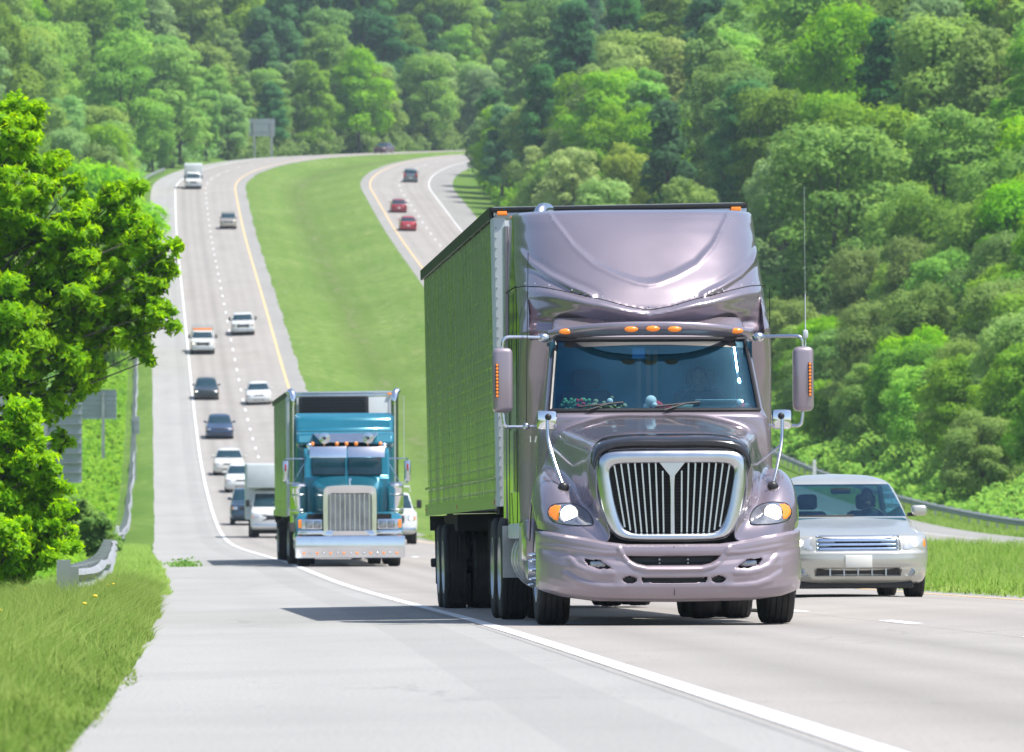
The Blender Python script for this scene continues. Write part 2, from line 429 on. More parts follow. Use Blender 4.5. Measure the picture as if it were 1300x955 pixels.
def concrete(name, c1, c2, tracks=(), grooves=None, seed=0.0):
    m = bpy.data.materials.new(name); m.use_nodes = True
    nt, b, uv = uv_nodes(m); u = uv.outputs[0]
    n1 = noise(nt, stretched(nt, u, .5, .06), 1.0, 8)            # long streaks
    n2 = noise(nt, stretched(nt, u, .25, .22), 1.0, 5)           # blotches
    n3 = noise(nt, stretched(nt, u, 45, 14), 1.0, 3)             # aggregate
    col = mixc(nt, mapr(nt, n1.outputs[0], .3, .7), c1, c2)
    col = mixc(nt, mapr(nt, n2.outputs[0], .45, .75, 0, .6), col, [v*.86 for v in c1])
    col = mixc(nt, mapr(nt, n3.outputs[0], .35, .72, 0, .6), col, [v*.6 for v in c1])
    sep = nt.nodes.new('ShaderNodeSeparateXYZ'); nt.links.new(u, sep.inputs[0])
    for (L0, wd, amt) in tracks:                                  # worn, oil-darkened bands
        d = math_(nt, 'ABSOLUTE', math_(nt, 'SUBTRACT', sep.outputs[0], L0))
        n4 = noise(nt, stretched(nt, u, .8, .03), 1.0, 4)
        f = math_(nt, 'MULTIPLY', mapr(nt, d, wd, 0, 0, amt), mapr(nt, n4.outputs[0], .3, .7, .55, 1.0))
        col = mixc(nt, f, col, [v*.55 for v in c1])
    bump_in = n3.outputs[0]
    if grooves:
        L0, L1 = grooves
        inside = math_(nt, 'MULTIPLY', math_(nt, 'GREATER_THAN', sep.outputs[0], L0), math_(nt, 'LESS_THAN', sep.outputs[0], L1))
        wv = math_(nt, 'SINE', math_(nt, 'MULTIPLY', sep.outputs[1], 2*math.pi/.28))
        fac = math_(nt, 'MULTIPLY', inside, mapr(nt, wv, -.2, 1, .10, .40))
        col = mixc(nt, fac, col, [v*.62 for v in c1])
    # transverse joints
    jt = math_(nt, 'ABSOLUTE', math_(nt, 'SUBTRACT', math_(nt, 'FRACT', math_(nt, 'DIVIDE', math_(nt, 'ADD', sep.outputs[1], 60.0), 6.1)), .5))
    jf = mapr(nt, jt, .003, .0015, 0, .28)
    col = mixc(nt, jf, col, [v*.4 for v in c1])
    for (L0, amt) in ((-.14, .55), (3.62, .45), (28.0, .4)):     # sealed longitudinal joints
        wig = noise(nt, stretched(nt, u, 0.0, .5), 1.0, 3)
        d = math_(nt, 'ABSOLUTE', math_(nt, 'SUBTRACT', math_(nt, 'ADD', sep.outputs[0], math_(nt, 'MULTIPLY', wig.outputs[0], .03)), L0+.015))
        col = mixc(nt, mapr(nt, d, .014, .006, 0, amt), col, [v*.35 for v in c1])
    vo = nt.nodes.new('ShaderNodeTexVoronoi'); vo.feature = 'DISTANCE_TO_EDGE'; vo.inputs['Scale'].default_value = 1.0
    wp = noise(nt, stretched(nt, u, 1.5, 1.0), 1.0, 5); vm = nt.nodes.new('ShaderNodeVectorMath'); vm.operation = 'ADD'
    nt.links.new(stretched(nt, u, .30, .12), vm.inputs[0]); 
    vs = nt.nodes.new('ShaderNodeVectorMath'); vs.operation = 'SCALE'; vs.inputs['Scale'].default_value = .25; nt.links.new(wp.outputs['Color'], vs.inputs[0]); nt.links.new(vs.outputs[0], vm.inputs[1])
    nt.links.new(vm.outputs[0], vo.inputs['Vector'])
    pm = noise(nt, stretched(nt, u, .12, .05), 1.0, 2)
    ck = math_(nt, 'MULTIPLY', mapr(nt, vo.outputs['Distance'], .0045, .0015, 0, .6), mapr(nt, pm.outputs[0], .5, .6, 0, 1))
    col = mixc(nt, ck, col, [v*.3 for v in c1])
    oil = noise(nt, stretched(nt, u, 1.1, .35), 1.0, 4)
    col = mixc(nt, mapr(nt, oil.outputs[0], .66, .78, 0, .35), col, [v*.5 for v in c1])
    cr = noise(nt, stretched(nt, u, 5, 3), 1.0, 2)               # scattered dark specks
    col = mixc(nt, mapr(nt, cr.outputs[0], .735, .77, 0, .6), col, [v*.3 for v in c1])
    nt.links.new(col, b.inputs['Base Color']); b.inputs['Roughness'].default_value = .85; b.inputs['Specular IOR Level'].default_value = .3
    bp = nt.nodes.new('ShaderNodeBump'); bp.inputs['Strength'].default_value = .25; bp.inputs['Distance'].default_value = .01
    nt.links.new(bump_in, bp.inputs['Height']); nt.links.new(bp.outputs[0], b.inputs['Normal'])
    return m
lane_c1, lane_c2 = (.335, .31, .288), (.39, .365, .342)
M['lanes'] = concrete('lane_concrete', lane_c1, lane_c2, tracks=((.95, .5, .5), (2.75, .5, .5), (1.85, .35, .35), (4.65, .5, .25), (6.5, .5, .25), (5.6, .35, .18)))
M['lanes_far'] = concrete('lane_concrete_opposite', lane_c1, lane_c2, tracks=((25.1, .5, .3), (27.0, .5, .3), (28.8, .5, .4), (30.6, .5, .4), (29.8, .4, .3)))
M['shoulder'] = concrete('shoulder_concrete', (.34, .335, .322), (.395, .39, .375), tracks=((-.1, .25, .12), (-1.9, .5, .10)), grooves=(-1.05, -.45))
M['shoulder_in'] = concrete('inner_shoulder_concrete', (.29, .283, .268), (.35, .34, .325))

def markpaint(name, col, wear=.35):
    m = bpy.data.materials.new(name); m.use_nodes = True
    nt, b, uv = uv_nodes(m)
    n1 = noise(nt, stretched(nt, uv.outputs[0], 20, 3), 1.0, 6)
    c = mixc(nt, mapr(nt, n1.outputs[0], .5, .72, 0, wear), col, (.38, .36, .34))
    nt.links.new(c, b.inputs['Base Color']); b.inputs['Roughness'].default_value = .6
    return m
M['mark_white'] = markpaint('white_road_paint', (.72, .73, .74))
M['mark_yellow'] = markpaint('yellow_road_paint', (.74, .50, .20), .45)

def grass_mat(name, a, b_, c, dry=(.30, .27, .10), swale=False):
    m = bpy.data.materials.new(name); m.use_nodes = True
    nt, b, uv = uv_nodes(m); u = uv.outputs[0]
    n1 = noise(nt, stretched(nt, u, .10, .045), 1, 8); n2 = noise(nt, stretched(nt, u, 1.2, .5), 1, 8, .75); n3 = noise(nt, stretched(nt, u, .05, .02), 1, 3)
    n4 = noise(nt, stretched(nt, u, .55, .09), 1, 6, .7)
    col = mixc(nt, mapr(nt, n1.outputs[0], .38, .62), a, b_)
    col = mixc(nt, mapr(nt, n2.outputs[0], .35, .68, 0, .9), col, c)
    col = mixc(nt, mapr(nt, n3.outputs[0], .5, .65, 0, .35), col, [v*.72 for v in a])
    col = mixc(nt, mapr(nt, n4.outputs[0], .58, .75, 0, .5), col, dry)
    if swale:
        sp = nt.nodes.new('ShaderNodeSeparateXYZ'); nt.links.new(u, sp.inputs[0])
        wg = noise(nt, stretched(nt, u, 0.0, .03), 1, 4); pn = noise(nt, stretched(nt, u, .7, .12), 1, 5, .7)
        d = math_(nt, 'ABSOLUTE', math_(nt, 'SUBTRACT', math_(nt, 'ADD', sp.outputs[0], math_(nt, 'MULTIPLY', wg.outputs[0], 3.0)), 16.6))
        f = math_(nt, 'MULTIPLY', mapr(nt, d, 1.1, .1, 0, 1), mapr(nt, pn.outputs[0], .5, .62, 0, .8))
        col = mixc(nt, f, col, (.30, .26, .17))
        col = mixc(nt, mapr(nt, d, 2.6, .4, 0, .6), col, [v*.6 for v in a])
        mw = math_(nt, 'SINE', math_(nt, 'MULTIPLY', sp.outputs[0], 2*math.pi/1.9))
        col = mixc(nt, mapr(nt, mw, -1, 1, 0, .05), col, dry)
        wf = noise(nt, stretched(nt, u, 2.2, 1.1), 1, 2); cl = noise(nt, stretched(nt, u, .12, .06), 1, 2)
        col = mixc(nt, math_(nt, 'MULTIPLY', mapr(nt, wf.outputs[0], .62, .70, 0, .7), mapr(nt, cl.outputs[0], .52, .6, 0, 1)), col, (.42, .44, .34))
    nt.links.new(col, b.inputs['Base Color']); b.inputs['Roughness'].default_value = .9; b.inputs['Specular IOR Level'].default_value = .15
    bp = nt.nodes.new('ShaderNodeBump'); bp.inputs['Strength'].default_value = .8; bp.inputs['Distance'].default_value = .25
    nt.links.new(n2.outputs[0], bp.inputs['Height']); nt.links.new(bp.outputs[0], b.inputs['Normal'])
    return m
M['median'] = grass_mat('mown_grass', (.145, .24, .04), (.21, .30, .07), (.07, .145, .02), dry=(.30, .31, .13), swale=True)
M['verge'] = grass_mat('verge_grass', (.12, .22, .03), (.18, .28, .055), (.06, .13, .018))
M['forest_floor'] = grass_mat('forest_floor', (.02, .05, .010), (.03, .065, .015), (.015, .035, .008), dry=(.05, .06, .02))

# carriageways (sheets, each 4 mm above the one below)
ribbon('road', -30, 1235, 3, np.linspace(-.1, 7.6, 10), .006, M['lanes'])
def edge_w(s): return np.interp(s, [20, 38, 64, 98, 135, 175, 230], [.2, .12, -.14, -.30, -.25, -.05, 0])
ribbon('road_shoulder', -30, 1235, 1.0, np.linspace(-3.0, -.1, 6), .006, M['shoulder'], wob=lambda S, L: np.where(L < -2.9, edge_w(S)+.02*np.sin(S*.13+np.sin(S*.31)), 0))
ribbon('inner_shoulder', -30, 1235, 1.0, np.linspace(7.6, 8.7, 3), .006, M['shoulder_in'], wob=lambda S, L: np.where(L > 8.6, .07*np.sin(S*.21+np.sin(S*.53))+.04*np.sin(S*.83+2*np.sin(S*.19)), 0))
ribbon('opposite_road', 60, 1235, 3, np.linspace(O_YEL, O_WH+.1, 10), .006, M['lanes_far'])
ribbon('opposite_inner_shoulder', 60, 1235, 3, np.linspace(O_IN, O_YEL, 3), .006, M['shoulder_in'])
ribbon('opposite_shoulder', 60, 1235, 3, np.linspace(O_WH+.1, O_OUT, 4), .006, M['shoulder_in'])
# terrain: left flank, median, right flank
ground_L = np.concatenate([-3-np.array([520, 420, 340, 280, 230, 190, 160, 135, 112, 94, 80, 68, 58, 50, 43, 37, 32, 27.5, 23.5, 20, 17, 14, 11.5, 9.5, 8, 6.5, 5, 4, 3, 2.2, 1.6, 1, .5]), [-3.0, -2.6]])
ribbon('verge_ground', -36, 1300, 2, ground_L[-13:], -.004, M['verge'])
ribbon('left_hill', -36, 1300, 6, ground_L[:-12], -.004, M['forest_floor'])
ribbon('median_grass', -30, 1235, 4, np.concatenate([[8.5], np.linspace(8.75, 22.9, 14), [23.2]]), -.004, M['median'])
rgt = 34.6 + np.array([-.3, .2, .8, 1.5, 2.5, 3.5, 4.5, 6, 8, 10, 13, 16, 20, 25, 30, 36, 43, 50, 60, 72, 86, 102, 120, 140, 160])
ribbon('right_verge_ground', 60, 1300, 4, rgt[:8], -.004, M['verge'])
ribbon('right_hill', 60, 1060, 6, rgt[7:], -.004, M['forest_floor'])
ribbon('far_hill', 1054, 1300, 6, rgt[7:], -.004, M['forest_floor'])
# base sheet out to the horizon, well under everything
me = np_mesh('ground', [(-4000, -60, -40), (4000, -60, -40), (4000, 6000, -40), (-4000, 6000, -40)], [(0, 1, 2, 3)], M['forest_floor'], uv=[(-4000, -60), (4000, -60), (4000, 6000), (-4000, 6000)])
tag(link('ground', me), kind='structure')

# painted markings
def marking(name, s0, s1, L, wd, m, ds=3): return ribbon(name, s0, s1, ds, [L-wd/2, L+wd/2], .010, m)
marking('edge_line', -30, 1235, 0.0, .135, M['mark_white'])
marking('median_edge_line', -30, 1235, W_YEL, .16, M['mark_yellow'])
marking('opposite_edge_line', 60, 1235, O_WH, .12, M['mark_white'])
marking('opposite_median_edge_line', 60, 1235, O_YEL, .16, M['mark_yellow'])
def dashes(name, L, s0, s1, ph):
    V, Fq, UV = [], [], []
    s = ph
    while s < s1:
        st = np.linspace(s, s+3.1, 3); b = len(V)
        for q in st:
            for l in (L-.07, L+.07):
                x, y = at(q, l); V.append((float(x), float(y), float(zg(q, l))+.010)); UV.append((l, q))
        Fq += [(b, b+1, b+3, b+2), (b+2, b+3, b+5, b+4)]
        s += 12.19
    tag(link(name, np_mesh(name, V, Fq, M['mark_white'], uv=UV)), kind='structure')
dashes('lane_line', W_DASH, 0, 1230, 63.0-12.19*7)
dashes('opposite_lane_line', O_DASH, 60, 1230, 70)

# ------------------------------------------------------------------ guardrails
def wbeam(off):
    # w-beam section: (lateral towards road, height)
    return [(off+.0, .40), (off+.05, .43), (off+.085, .475), (off+.05, .52), (off+.0, .555), (off+.05, .59), (off+.085, .635), (off+.05, .68), (off+.0, .71)]
def guardrail(name, L, s0, s1, side, label, post_pitch=3.81, wob=0.0, maxposts=100, mrail='galv', endpost=True, hfun=None, group=None):
    """side=+1: the rail faces increasing L"""
    root = empty(name, label=label, cat='guardrail', group=group)
    x0, y0 = at(s0, L); root.location = (float(x0), float(y0), float(zg(s0, L)))
    org = np.array(root.location)
    st = np.arange(s0, s1, .6); sec = wbeam(0.0)
    rw = np.random.default_rng(int(s0))
    wv = pchip(np.linspace(s0, s1, max(4, int((s1-s0)/9))), rw.normal(0, 1, max(4, int((s1-s0)/9))), st)*wob
    wz = pchip(np.linspace(s0, s1, max(4, int((s1-s0)/11))), rw.normal(0, 1, max(4, int((s1-s0)/11))), st)*wob*.6
    V = []
    for i, s in enumerate(st):
        for (a, hgt) in sec:
            l = L + side*(a+.20) + wv[i] 
            if s-s0 < 3.2 and wob: l -= side*.28*(1-(s-s0)/3.2)**2; hgt2 = hgt - .02*(1-(s-s0)/3.2)
            else: hgt2 = hgt
            x, y = at(s, l); V.append((float(x), float(y), float(zg(s, L))+hgt2+wz[i]))
    n = len(sec); V = np.array(V)-org
    back = V.copy(); 
    nx = np.interp(st, SS, NOR[:, 0]); ny = np.interp(st, SS, NOR[:, 1])
    off = np.repeat(np.stack([nx, ny, 0*nx], -1), n, 0)*side*-.006
    allV = np.concatenate([V, V+off]); m0 = len(V)
    Fq = []
    for i in range(len(st)-1):
        for j in range(n-1):
            a = i*n+j; Fq.append((a, a+1, a+n+1, a+n)); Fq.append((m0+a, m0+a+n, m0+a+n+1, m0+a+1))
        Fq.append((i*n, i*n+n, m0+i*n+n, m0+i*n)); e = i*n+n-1; Fq.append((e, m0+e, m0+e+n, e+n))
    ra = link('rail', np_mesh('rail', allV, Fq, M[mrail], smooth=False), root)
    ra.data.polygons.foreach_set('use_smooth', np.ones(len(ra.data.polygons), bool)); ra.data.set_sharp_from_angle(angle=R(50))
    ps = np.arange(s0+.05, s1, post_pitch); rest = MB()
    for i, s in enumerate(ps):
        big = (i == 0 and endpost)
        hw, hd = (.085, .10) if big else (.05, .075)
        Lp = L ; x, y = at(s, Lp); z = float(zg(s, Lp)); x = float(x)-org[0]; y = float(y)-org[1]; z -= org[2]
        top = .80 if big else .73
        t = np.interp(s, SS, np.arctan2(TAN[:, 0], TAN[:, 1]))
        Mt = Matrix.Translation((x, y, z)) @ Matrix.Rotation(-t, 4, 'Z')
        b = rest if i >= maxposts else MB()
        # I-section post and its block
        b.box(-side*.0-hw, hw, -hd, -hd+.018, -.3, top, Mt); b.box(-hw, hw, hd-.018, hd, -.3, top, Mt); b.box(-.01, .01, -hd+.018, hd-.018, -.3, top, Mt)
        b.box(*(sorted((side*hw, side*.19))), -.06, .06, .38, .72, Mt)
        if i < maxposts: b.build('post', M['galv'], root, smooth=0, fixn=False)
    if rest.v:
        o = rest.build('post', M['galv'], root, smooth=0, fixn=False); o['kind'] = 'stuff'
    return root
guardrail('guardrail', -4.42, 89.5, 690, 1, 'long wavy steel guardrail beside the left shoulder, its rusty bent end in tall grass', post_pitch=3.81, wob=.04, mrail='galv_white')
guardrail('guardrail', -4.7, 700, 930, 1, 'pale steel guardrail curving round the outside of the far bend, beyond the leafy tree', mrail='galv')
guardrail('guardrail', O_OUT+2.3, 262, 560, -1, 'weathered grey guardrail at the foot of the wooded right hill, behind the silver sedan', mrail='galv', endpost=False)

# ------------------------------------------------------------------ signs seen from the back
def sign_back(Y, x0, x1, y0, y1, posts, label, ribs=True, pw=.12, py_ground=None, name='road_sign', group=None):
    s = F/Y
    def X(px): return (px-CX)/s
    def Z(py): return (HY-py)/s
    xa, xb, za, zb = X(x0), X(x1), Z(y1), Z(y0)
    gz = Z(py_ground) if py_ground else za-2
    root = empty(name, ((xa+xb)/2, Y, gz), label, 'road sign', group)
    ox, oy, oz = root.location
    mb = MB()
    if ribs:
        z = za-oz
        while z < zb-oz-.01:
            t = min(.305, zb-oz-z)
            mb.box(xa-ox, xb-ox, .0, .012, z, z+t)
            mb.box(xa-ox, xb-ox, -.09, 0, z+.002, z+.03)
            z += .305
    else:
        mb.rbox(xa-ox, xb-ox, 0, .012, za-oz, zb-oz, .004)
        for q in (.25, .75):
            zz = za-oz+(zb-za)*q; mb.box(xa-ox+.05, xb-ox-.05, -.03, 0, zz-.03, zz+.03)
    mb.build('panel', M['signback'], root, smooth=0)
    for p in posts:
        x = X(p)-ox; b = MB()
        b.box(x-pw/2, x+pw/2, -.13, -.115, -.4, zb-oz-.1); b.box(x-pw/2, x+pw/2, -.065, -.05, -.4, zb-oz-.1); b.box(x-.01, x+.01, -.115, -.065, -.4, zb-oz-.1)
        b.build('post', M['galv'], root, smooth=0)
    return root
sign_back(222, -20, 104, 492, 613, (0, 56), 'large ribbed bare metal sign back behind the near leafy branches', pw=.22, py_ground=705)
sign_back(450, 100, 148, 495, 532, (131,), 'bare metal sign back on a single post, between the ribbed sign and the guardrail', ribs=True, pw=.2, py_ground=600)
sign_back(1000, 316, 349, 151, 173, (323, 345), 'small bare metal sign back on two posts at the top of the far bend', ribs=False, pw=.32, py_ground=202)
sign_back(395, 167, 177, 529, 551, (172,), 'narrow grey marker plate just outside the long guardrail', ribs=False, pw=.08, py_ground=600)
def stake(Y, px, y0, y1, wpx, m, label):
    s = F/Y; x = (px-CX)/s; z0 = (HY-y1)/s; z1 = (HY-y0)/s; wd = wpx/s
    b = MB(); b.rbox(-wd/2, wd/2, -.04, .04, -.3, z1-z0, .01); b.box(-wd*.35, wd*.35, -.045, -.04, z1-z0-.18, z1-z0-.08)
    o = b.build('marker_post', m, None, smooth=0); o.location = (x, Y, z0); tag(o, label, 'marker post')
stake(205, 136, 669, 700, 3.2, M['wood'], 'thin dark stake standing behind the guardrail')
stake(215, 149, 668, 698, 4.6, M['white'], 'short white marker post leaning behind the guardrail')
stake(365, 1034, 584, 603, 4.0, M['white'], 'short white post beyond the right guardrail, above the silver sedan roof')

# ------------------------------------------------------------------ foliage
def leafmat(name, c1, c2, gloss=.62, trans=.50):
    m = bpy.data.materials.new(name); m.use_nodes = True
    nt = m.node_tree; b = nt.nodes['Principled BSDF']; out = nt.nodes['Material Output']
    g = nt.nodes.new('ShaderNodeNewGeometry'); oi = nt.nodes.new('ShaderNodeObjectInfo')
    at_ = nt.nodes.new('ShaderNodeAttribute'); at_.attribute_name = 'tone'
    tc = nt.nodes.new('ShaderNodeTexCoord')
    nz = noise(nt, tc.outputs['Object'], .45, 3)
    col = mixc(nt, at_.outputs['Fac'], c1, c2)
    col = mixc(nt, mapr(nt, nz.outputs[0], .35, .65, 0, .5), col, [v*.72 for v in c1])
    # tree to tree variation
    hsv = nt.nodes.new('ShaderNodeHueSaturation'); nt.links.new(col, hsv.inputs['Color'])
    nt.links.new(mapr(nt, oi.outputs['Random'], 0, 1, .485, .512), hsv.inputs['Hue'])
    nt.links.new(mapr(nt, math_(nt, 'FRACT', math_(nt, 'MULTIPLY', oi.outputs['Random'], 7.3)), 0, 1, .78, 1.22), hsv.inputs['Value'])
    nt.links.new(mapr(nt, math_(nt, 'FRACT', math_(nt, 'MULTIPLY', oi.outputs['Random'], 3.7)), 0, 1, .8, 1.1), hsv.inputs['Saturation'])
    nt.links.new(hsv.outputs[0], b.inputs['Base Color']); b.inputs['Roughness'].default_value = gloss; b.inputs['Specular IOR Level'].default_value = .18
    tr = nt.nodes.new('ShaderNodeBsdfTranslucent')
    h2 = nt.nodes.new('ShaderNodeHueSaturation'); h2.inputs['Value'].default_value = 1.5; h2.inputs['Hue'].default_value = .485; nt.links.new(hsv.outputs[0], h2.inputs['Color']); nt.links.new(h2.outputs[0], tr.inputs['Color'])
    mx = nt.nodes.new('ShaderNodeMixShader'); mx.inputs[0].default_value = trans
    nt.links.new(b.outputs[0], mx.inputs[1]); nt.links.new(tr.outputs[0], mx.inputs[2]); nt.links.new(mx.outputs[0], out.inputs['Surface'])
    return m
M['bark'] = mat('bark', (.10, .085, .07), .95, 0, .3, 3, bump=.6)
LEAF = {
 'mid':    leafmat('mid_green_leaves', (0.14, 0.31, 0.022), (0.29, 0.50, 0.045)),
 'bright': leafmat('bright_yellow_green_leaves', (0.19, 0.44, 0.030), (0.32, 0.55, 0.055)),
 'fresh':  leafmat('fresh_green_leaves', (0.15, 0.34, 0.028), (0.26, 0.50, 0.05)),
 'dark':   leafmat('dark_green_leaves', (0.045, 0.185, 0.045), (0.095, 0.29, 0.07)),
 'grey':   leafmat('grey_green_leaves', (0.178, 0.343, 0.077), (0.300, 0.521, 0.132)),
 'olive':  leafmat('olive_leaves', (0.232, 0.354, 0.053), (0.372, 0.506, 0.094)),
 'near':   leafmat('near_leaves', (0.16, 0.40, 0.012), (0.31, 0.55, 0.03), gloss=.5, trans=.62),
}
def unit(v): return v/np.maximum(np.linalg.norm(v, axis=-1, keepdims=True), 1e-9)
def leaf_cloud(name, C, Nn, size, m, parent=None, tone=None, aspect=1.25, jitter=.75, tri=False, droop=0.0, soft=0.0):
    """one small rhomb leaf (clump) per centre C, facing roughly Nn"""
    n = len(C); size = np.asarray(size) if np.ndim(size) else np.full(n, size)
    nrm = unit(Nn + rng.normal(0, jitter, (n, 3)))
    a = unit(np.cross(nrm, rng.normal(0, 1, (n, 3)))); 
    a[:, 2] -= droop; a = unit(a)
    b = np.cross(a, nrm)
    sl = (size*.5*aspect)[:, None]; sw = (size*.5/aspect)[:, None]
    w1 = rng.uniform(.6, 1.2, (n, 1)); bend = nrm*sw*rng.uniform(.1, .7, (n, 1))
    V = np.stack([C - a*sl, C + b*sw*w1 + a*sl*.1 + bend, C + a*sl, C - b*sw*w1 + a*sl*.1 + bend], 1).reshape(-1, 3)
    i = np.arange(n)*4
    if tone is None: tone = rng.uniform(0, 1, n)
    # two triangles folded on the long axis
    Fq = np.stack([np.stack([i, i+1, i+2], -1), np.stack([i, i+2, i+3], -1)], 1).reshape(-1, 3)
    me = np_mesh(name, V, Fq, m, attr=np.repeat(tone, 2), smooth=soft > 0)
    if soft > 0:
        nn = unit(unit(Nn)*soft + nrm*np.sign((nrm*Nn).sum(-1, keepdims=True)+1e-6)*(1-soft))
        me.normals_split_custom_set_from_vertices(np.repeat(nn, 4, 0).astype(np.float32))
    return me
def blob_points(lobes, n, rng, inner=.25):
    """points + outward normals on bumpy lobes"""
    lobes = np.asarray(lobes, float)             # x,y,z,rx,ry,rz
    area = lobes[:, 3]*lobes[:, 5]+lobes[:, 3]*lobes[:, 4]; p = area/area.sum()
    idx = rng.choice(len(lobes), n, p=p); d = unit(rng.normal(0, 1, (n, 3)))
    # favour upper/outer half
    flip = (d[:, 2] < -.2) & (rng.random(n) < .65); d[flip, 2] *= -1
    rad = 1 - inner*rng.random(n)**1.5
    bump = 1 + .16*np.sin(d[:, 0]*6+idx)*np.cos(d[:, 1]*7-idx) + .10*rng.normal(0, 1, n)
    C = lobes[idx, :3] + d*lobes[idx, 3:6]*(rad*bump)[:, None]
    tone = np.clip(.5 + .35*np.sin(idx*12.9898) + rng.normal(0, .25, n), 0, 1)
    return C, d, tone
def crown_lobes(H, Rr, r, style='round', nl=40):
    L = []
    for i in range(nl):
        if style == 'cone': t = (i+.5)/nl; zz = .18+.80*t; rad = Rr*(1.02-t)**.75
        elif style == 'tall': t = (i+.5)/nl; zz = .22+.76*t; rad = Rr*.8*math.sin(math.pi*min(.98, .25+.72*t))**.6
        else: t = (i+.5)/nl; zz = .20+.78*t; rad = Rr*math.sqrt(max(.05, 1-(max(0, (t-.28))/.78)**2))
        th = i*2.39996 + r.uniform(-.5, .5); rr = rad*r.uniform(.45, .88)
        sz = Rr*r.uniform(.20, .46)*(1.0 if style == 'round' else .8)
        L.append((rr*math.cos(th), rr*math.sin(th), zz*H + r.uniform(-.04, .04)*H, sz, sz, sz*r.uniform(.6, .9)))
    return L
def make_tree_meshes(H, Rr, style, seed, nleaf, lsize, mname):
    r = random.Random(seed); g = np.random.default_rng(seed)
    lob = crown_lobes(H, Rr, r, style)
    C, D, tone = blob_points(lob, nleaf, g)
    crown = leaf_cloud('crown', C, D + np.array([0, 0, .55]), g.uniform(.5, 1.35, len(C))*lsize, LEAF[mname], tone=tone, jitter=.42, soft=.35)
    t = MB()
    bend = [(0, 0, -.6), (r.uniform(-.1, .1), r.uniform(-.1, .1), H*.2), (r.uniform(-.3, .3), r.uniform(-.3, .3), H*.5), (r.uniform(-.4, .4), 0, H*.88)]
    rb = H*.017+.05
    t.tube([tuple(p) for p in catmull(np.array(bend), 9)], [rb*(1-.1*i) for i in range(9)], 8)
    for k in range(7):
        q = lob[(k*5+2) % len(lob)]; z0 = q[2]*r.uniform(.45, .7)
        t.tube([(0, 0, z0), (q[0]*.5, q[1]*.5, (z0+q[2])/2+.3), q[:3]], [rb*.5, rb*.35, rb*.12], 6)
    me = bpy.data.meshes.new('trunk'); me.from_pydata(t.v, [], t.f); me.materials.append(M['bark']); me.validate()
    return crown, me
PROTO = {}
def proto(kind, seed, H, Rr, style, nleaf, lsize, mname):
    PROTO.setdefault(kind, []).append((make_tree_meshes(H, Rr, style, seed, nleaf, lsize, mname), H, Rr))
for sd in (1, 2, 3): 
    proto('mid', 10+sd, 15+sd, 5.2, 'round', 15000, .36, 'mid')
    proto('fresh', 20+sd, 14+sd, 4.8, 'round', 15000, .36, 'fresh')
    proto('grey', 40+sd, 13+sd, 4.4, 'tall' if sd == 2 else 'round', 14000, .34, 'grey')
for sd in (1, 2):
    proto('bright', 30+sd, 12+sd, 4.6, 'round', 15000, .34, 'bright')
    proto('dark', 50+sd, 17+sd, 4.6, 'tall' if sd == 1 else 'cone', 15000, .34, 'dark')
    proto('olive', 60+sd, 14, 4.4, 'round', 14000, .34, 'olive')
    proto('near_mid', 70+sd, 10, 4.0, 'round', 26000, .22, 'mid')
    proto('near_bright', 80+sd, 8, 3.6, 'round', 26000, .21, 'bright')
    proto('near_fresh', 90+sd, 9, 3.8, 'round', 26000, .22, 'fresh')
KINDWORD = {'mid': 'mid green rounded', 'fresh': 'fresh saturated green', 'grey': 'pale grey green', 'bright': 'bright yellow green', 'dark': 'dark green tall', 'olive': 'olive tinged'}
PLACE = {}
def plant(kind, x, y, z, sc, where, group, rs):
    lst = PROTO[kind]; (cr, tr), H, Rr = lst[rs.randrange(len(lst))]
    w_ = KINDWORD[kind.replace('near_', '')]
    t = empty('broadleaf_tree' if kind != 'dark' else 'tall_tree', (x, y, z), '%s tree %s' % (w_, where), 'tree', '%s trees %s' % (w_, where))
    t.rotation_euler = (0, 0, rs.uniform(0, 6.28)); t.scale = (sc*rs.uniform(.9, 1.1), sc*rs.uniform(.9, 1.1), sc*rs.uniform(.88, 1.12))
    link('crown', cr, t); link('trunk', tr, t)
    return t
# ------------------------------------------------------------------ forests: candidate spots, near to far, kept only where some of the tree can be seen
rs = random.Random(5)
cand = []
def forest(s0, s1, L0, L1, pitch, zone, weights):
    s = s0
    row = 0
    while s < s1:
        L = L0 + (row % 2)*pitch*.5
        while (L < L1 if L1 > L0 else L > L1):
            ss = s + rs.uniform(-.35, .35)*pitch; ll = L + rs.uniform(-.3, .3)*pitch
            x, y = at(ss, ll); cand.append((float(y), float(x), float(zg(ss, ll)), ss, ll, zone, weights))
            L += pitch if L1 > L0 else -pitch
        s += pitch*.9; row += 1
forest(290, 520, O_OUT+7.5, O_OUT+80, 6.3, 'right_low', None)
forest(520, 1060, O_OUT+6.0, O_OUT+115, 7.6, 'right_hill', None)
forest(560, 1010, -12.5, -75, 7.4, 'left_hill', None)
forest(1012, 1270, -11.5, -260, 8.6, 'far_hill', None)
forest(1062, 1240, O_OUT+6, O_OUT+90, 8.6, 'far_hill', None)
cand.sort()
occ = np.zeros((120, 164), bool)     # 8 px cells over the picture
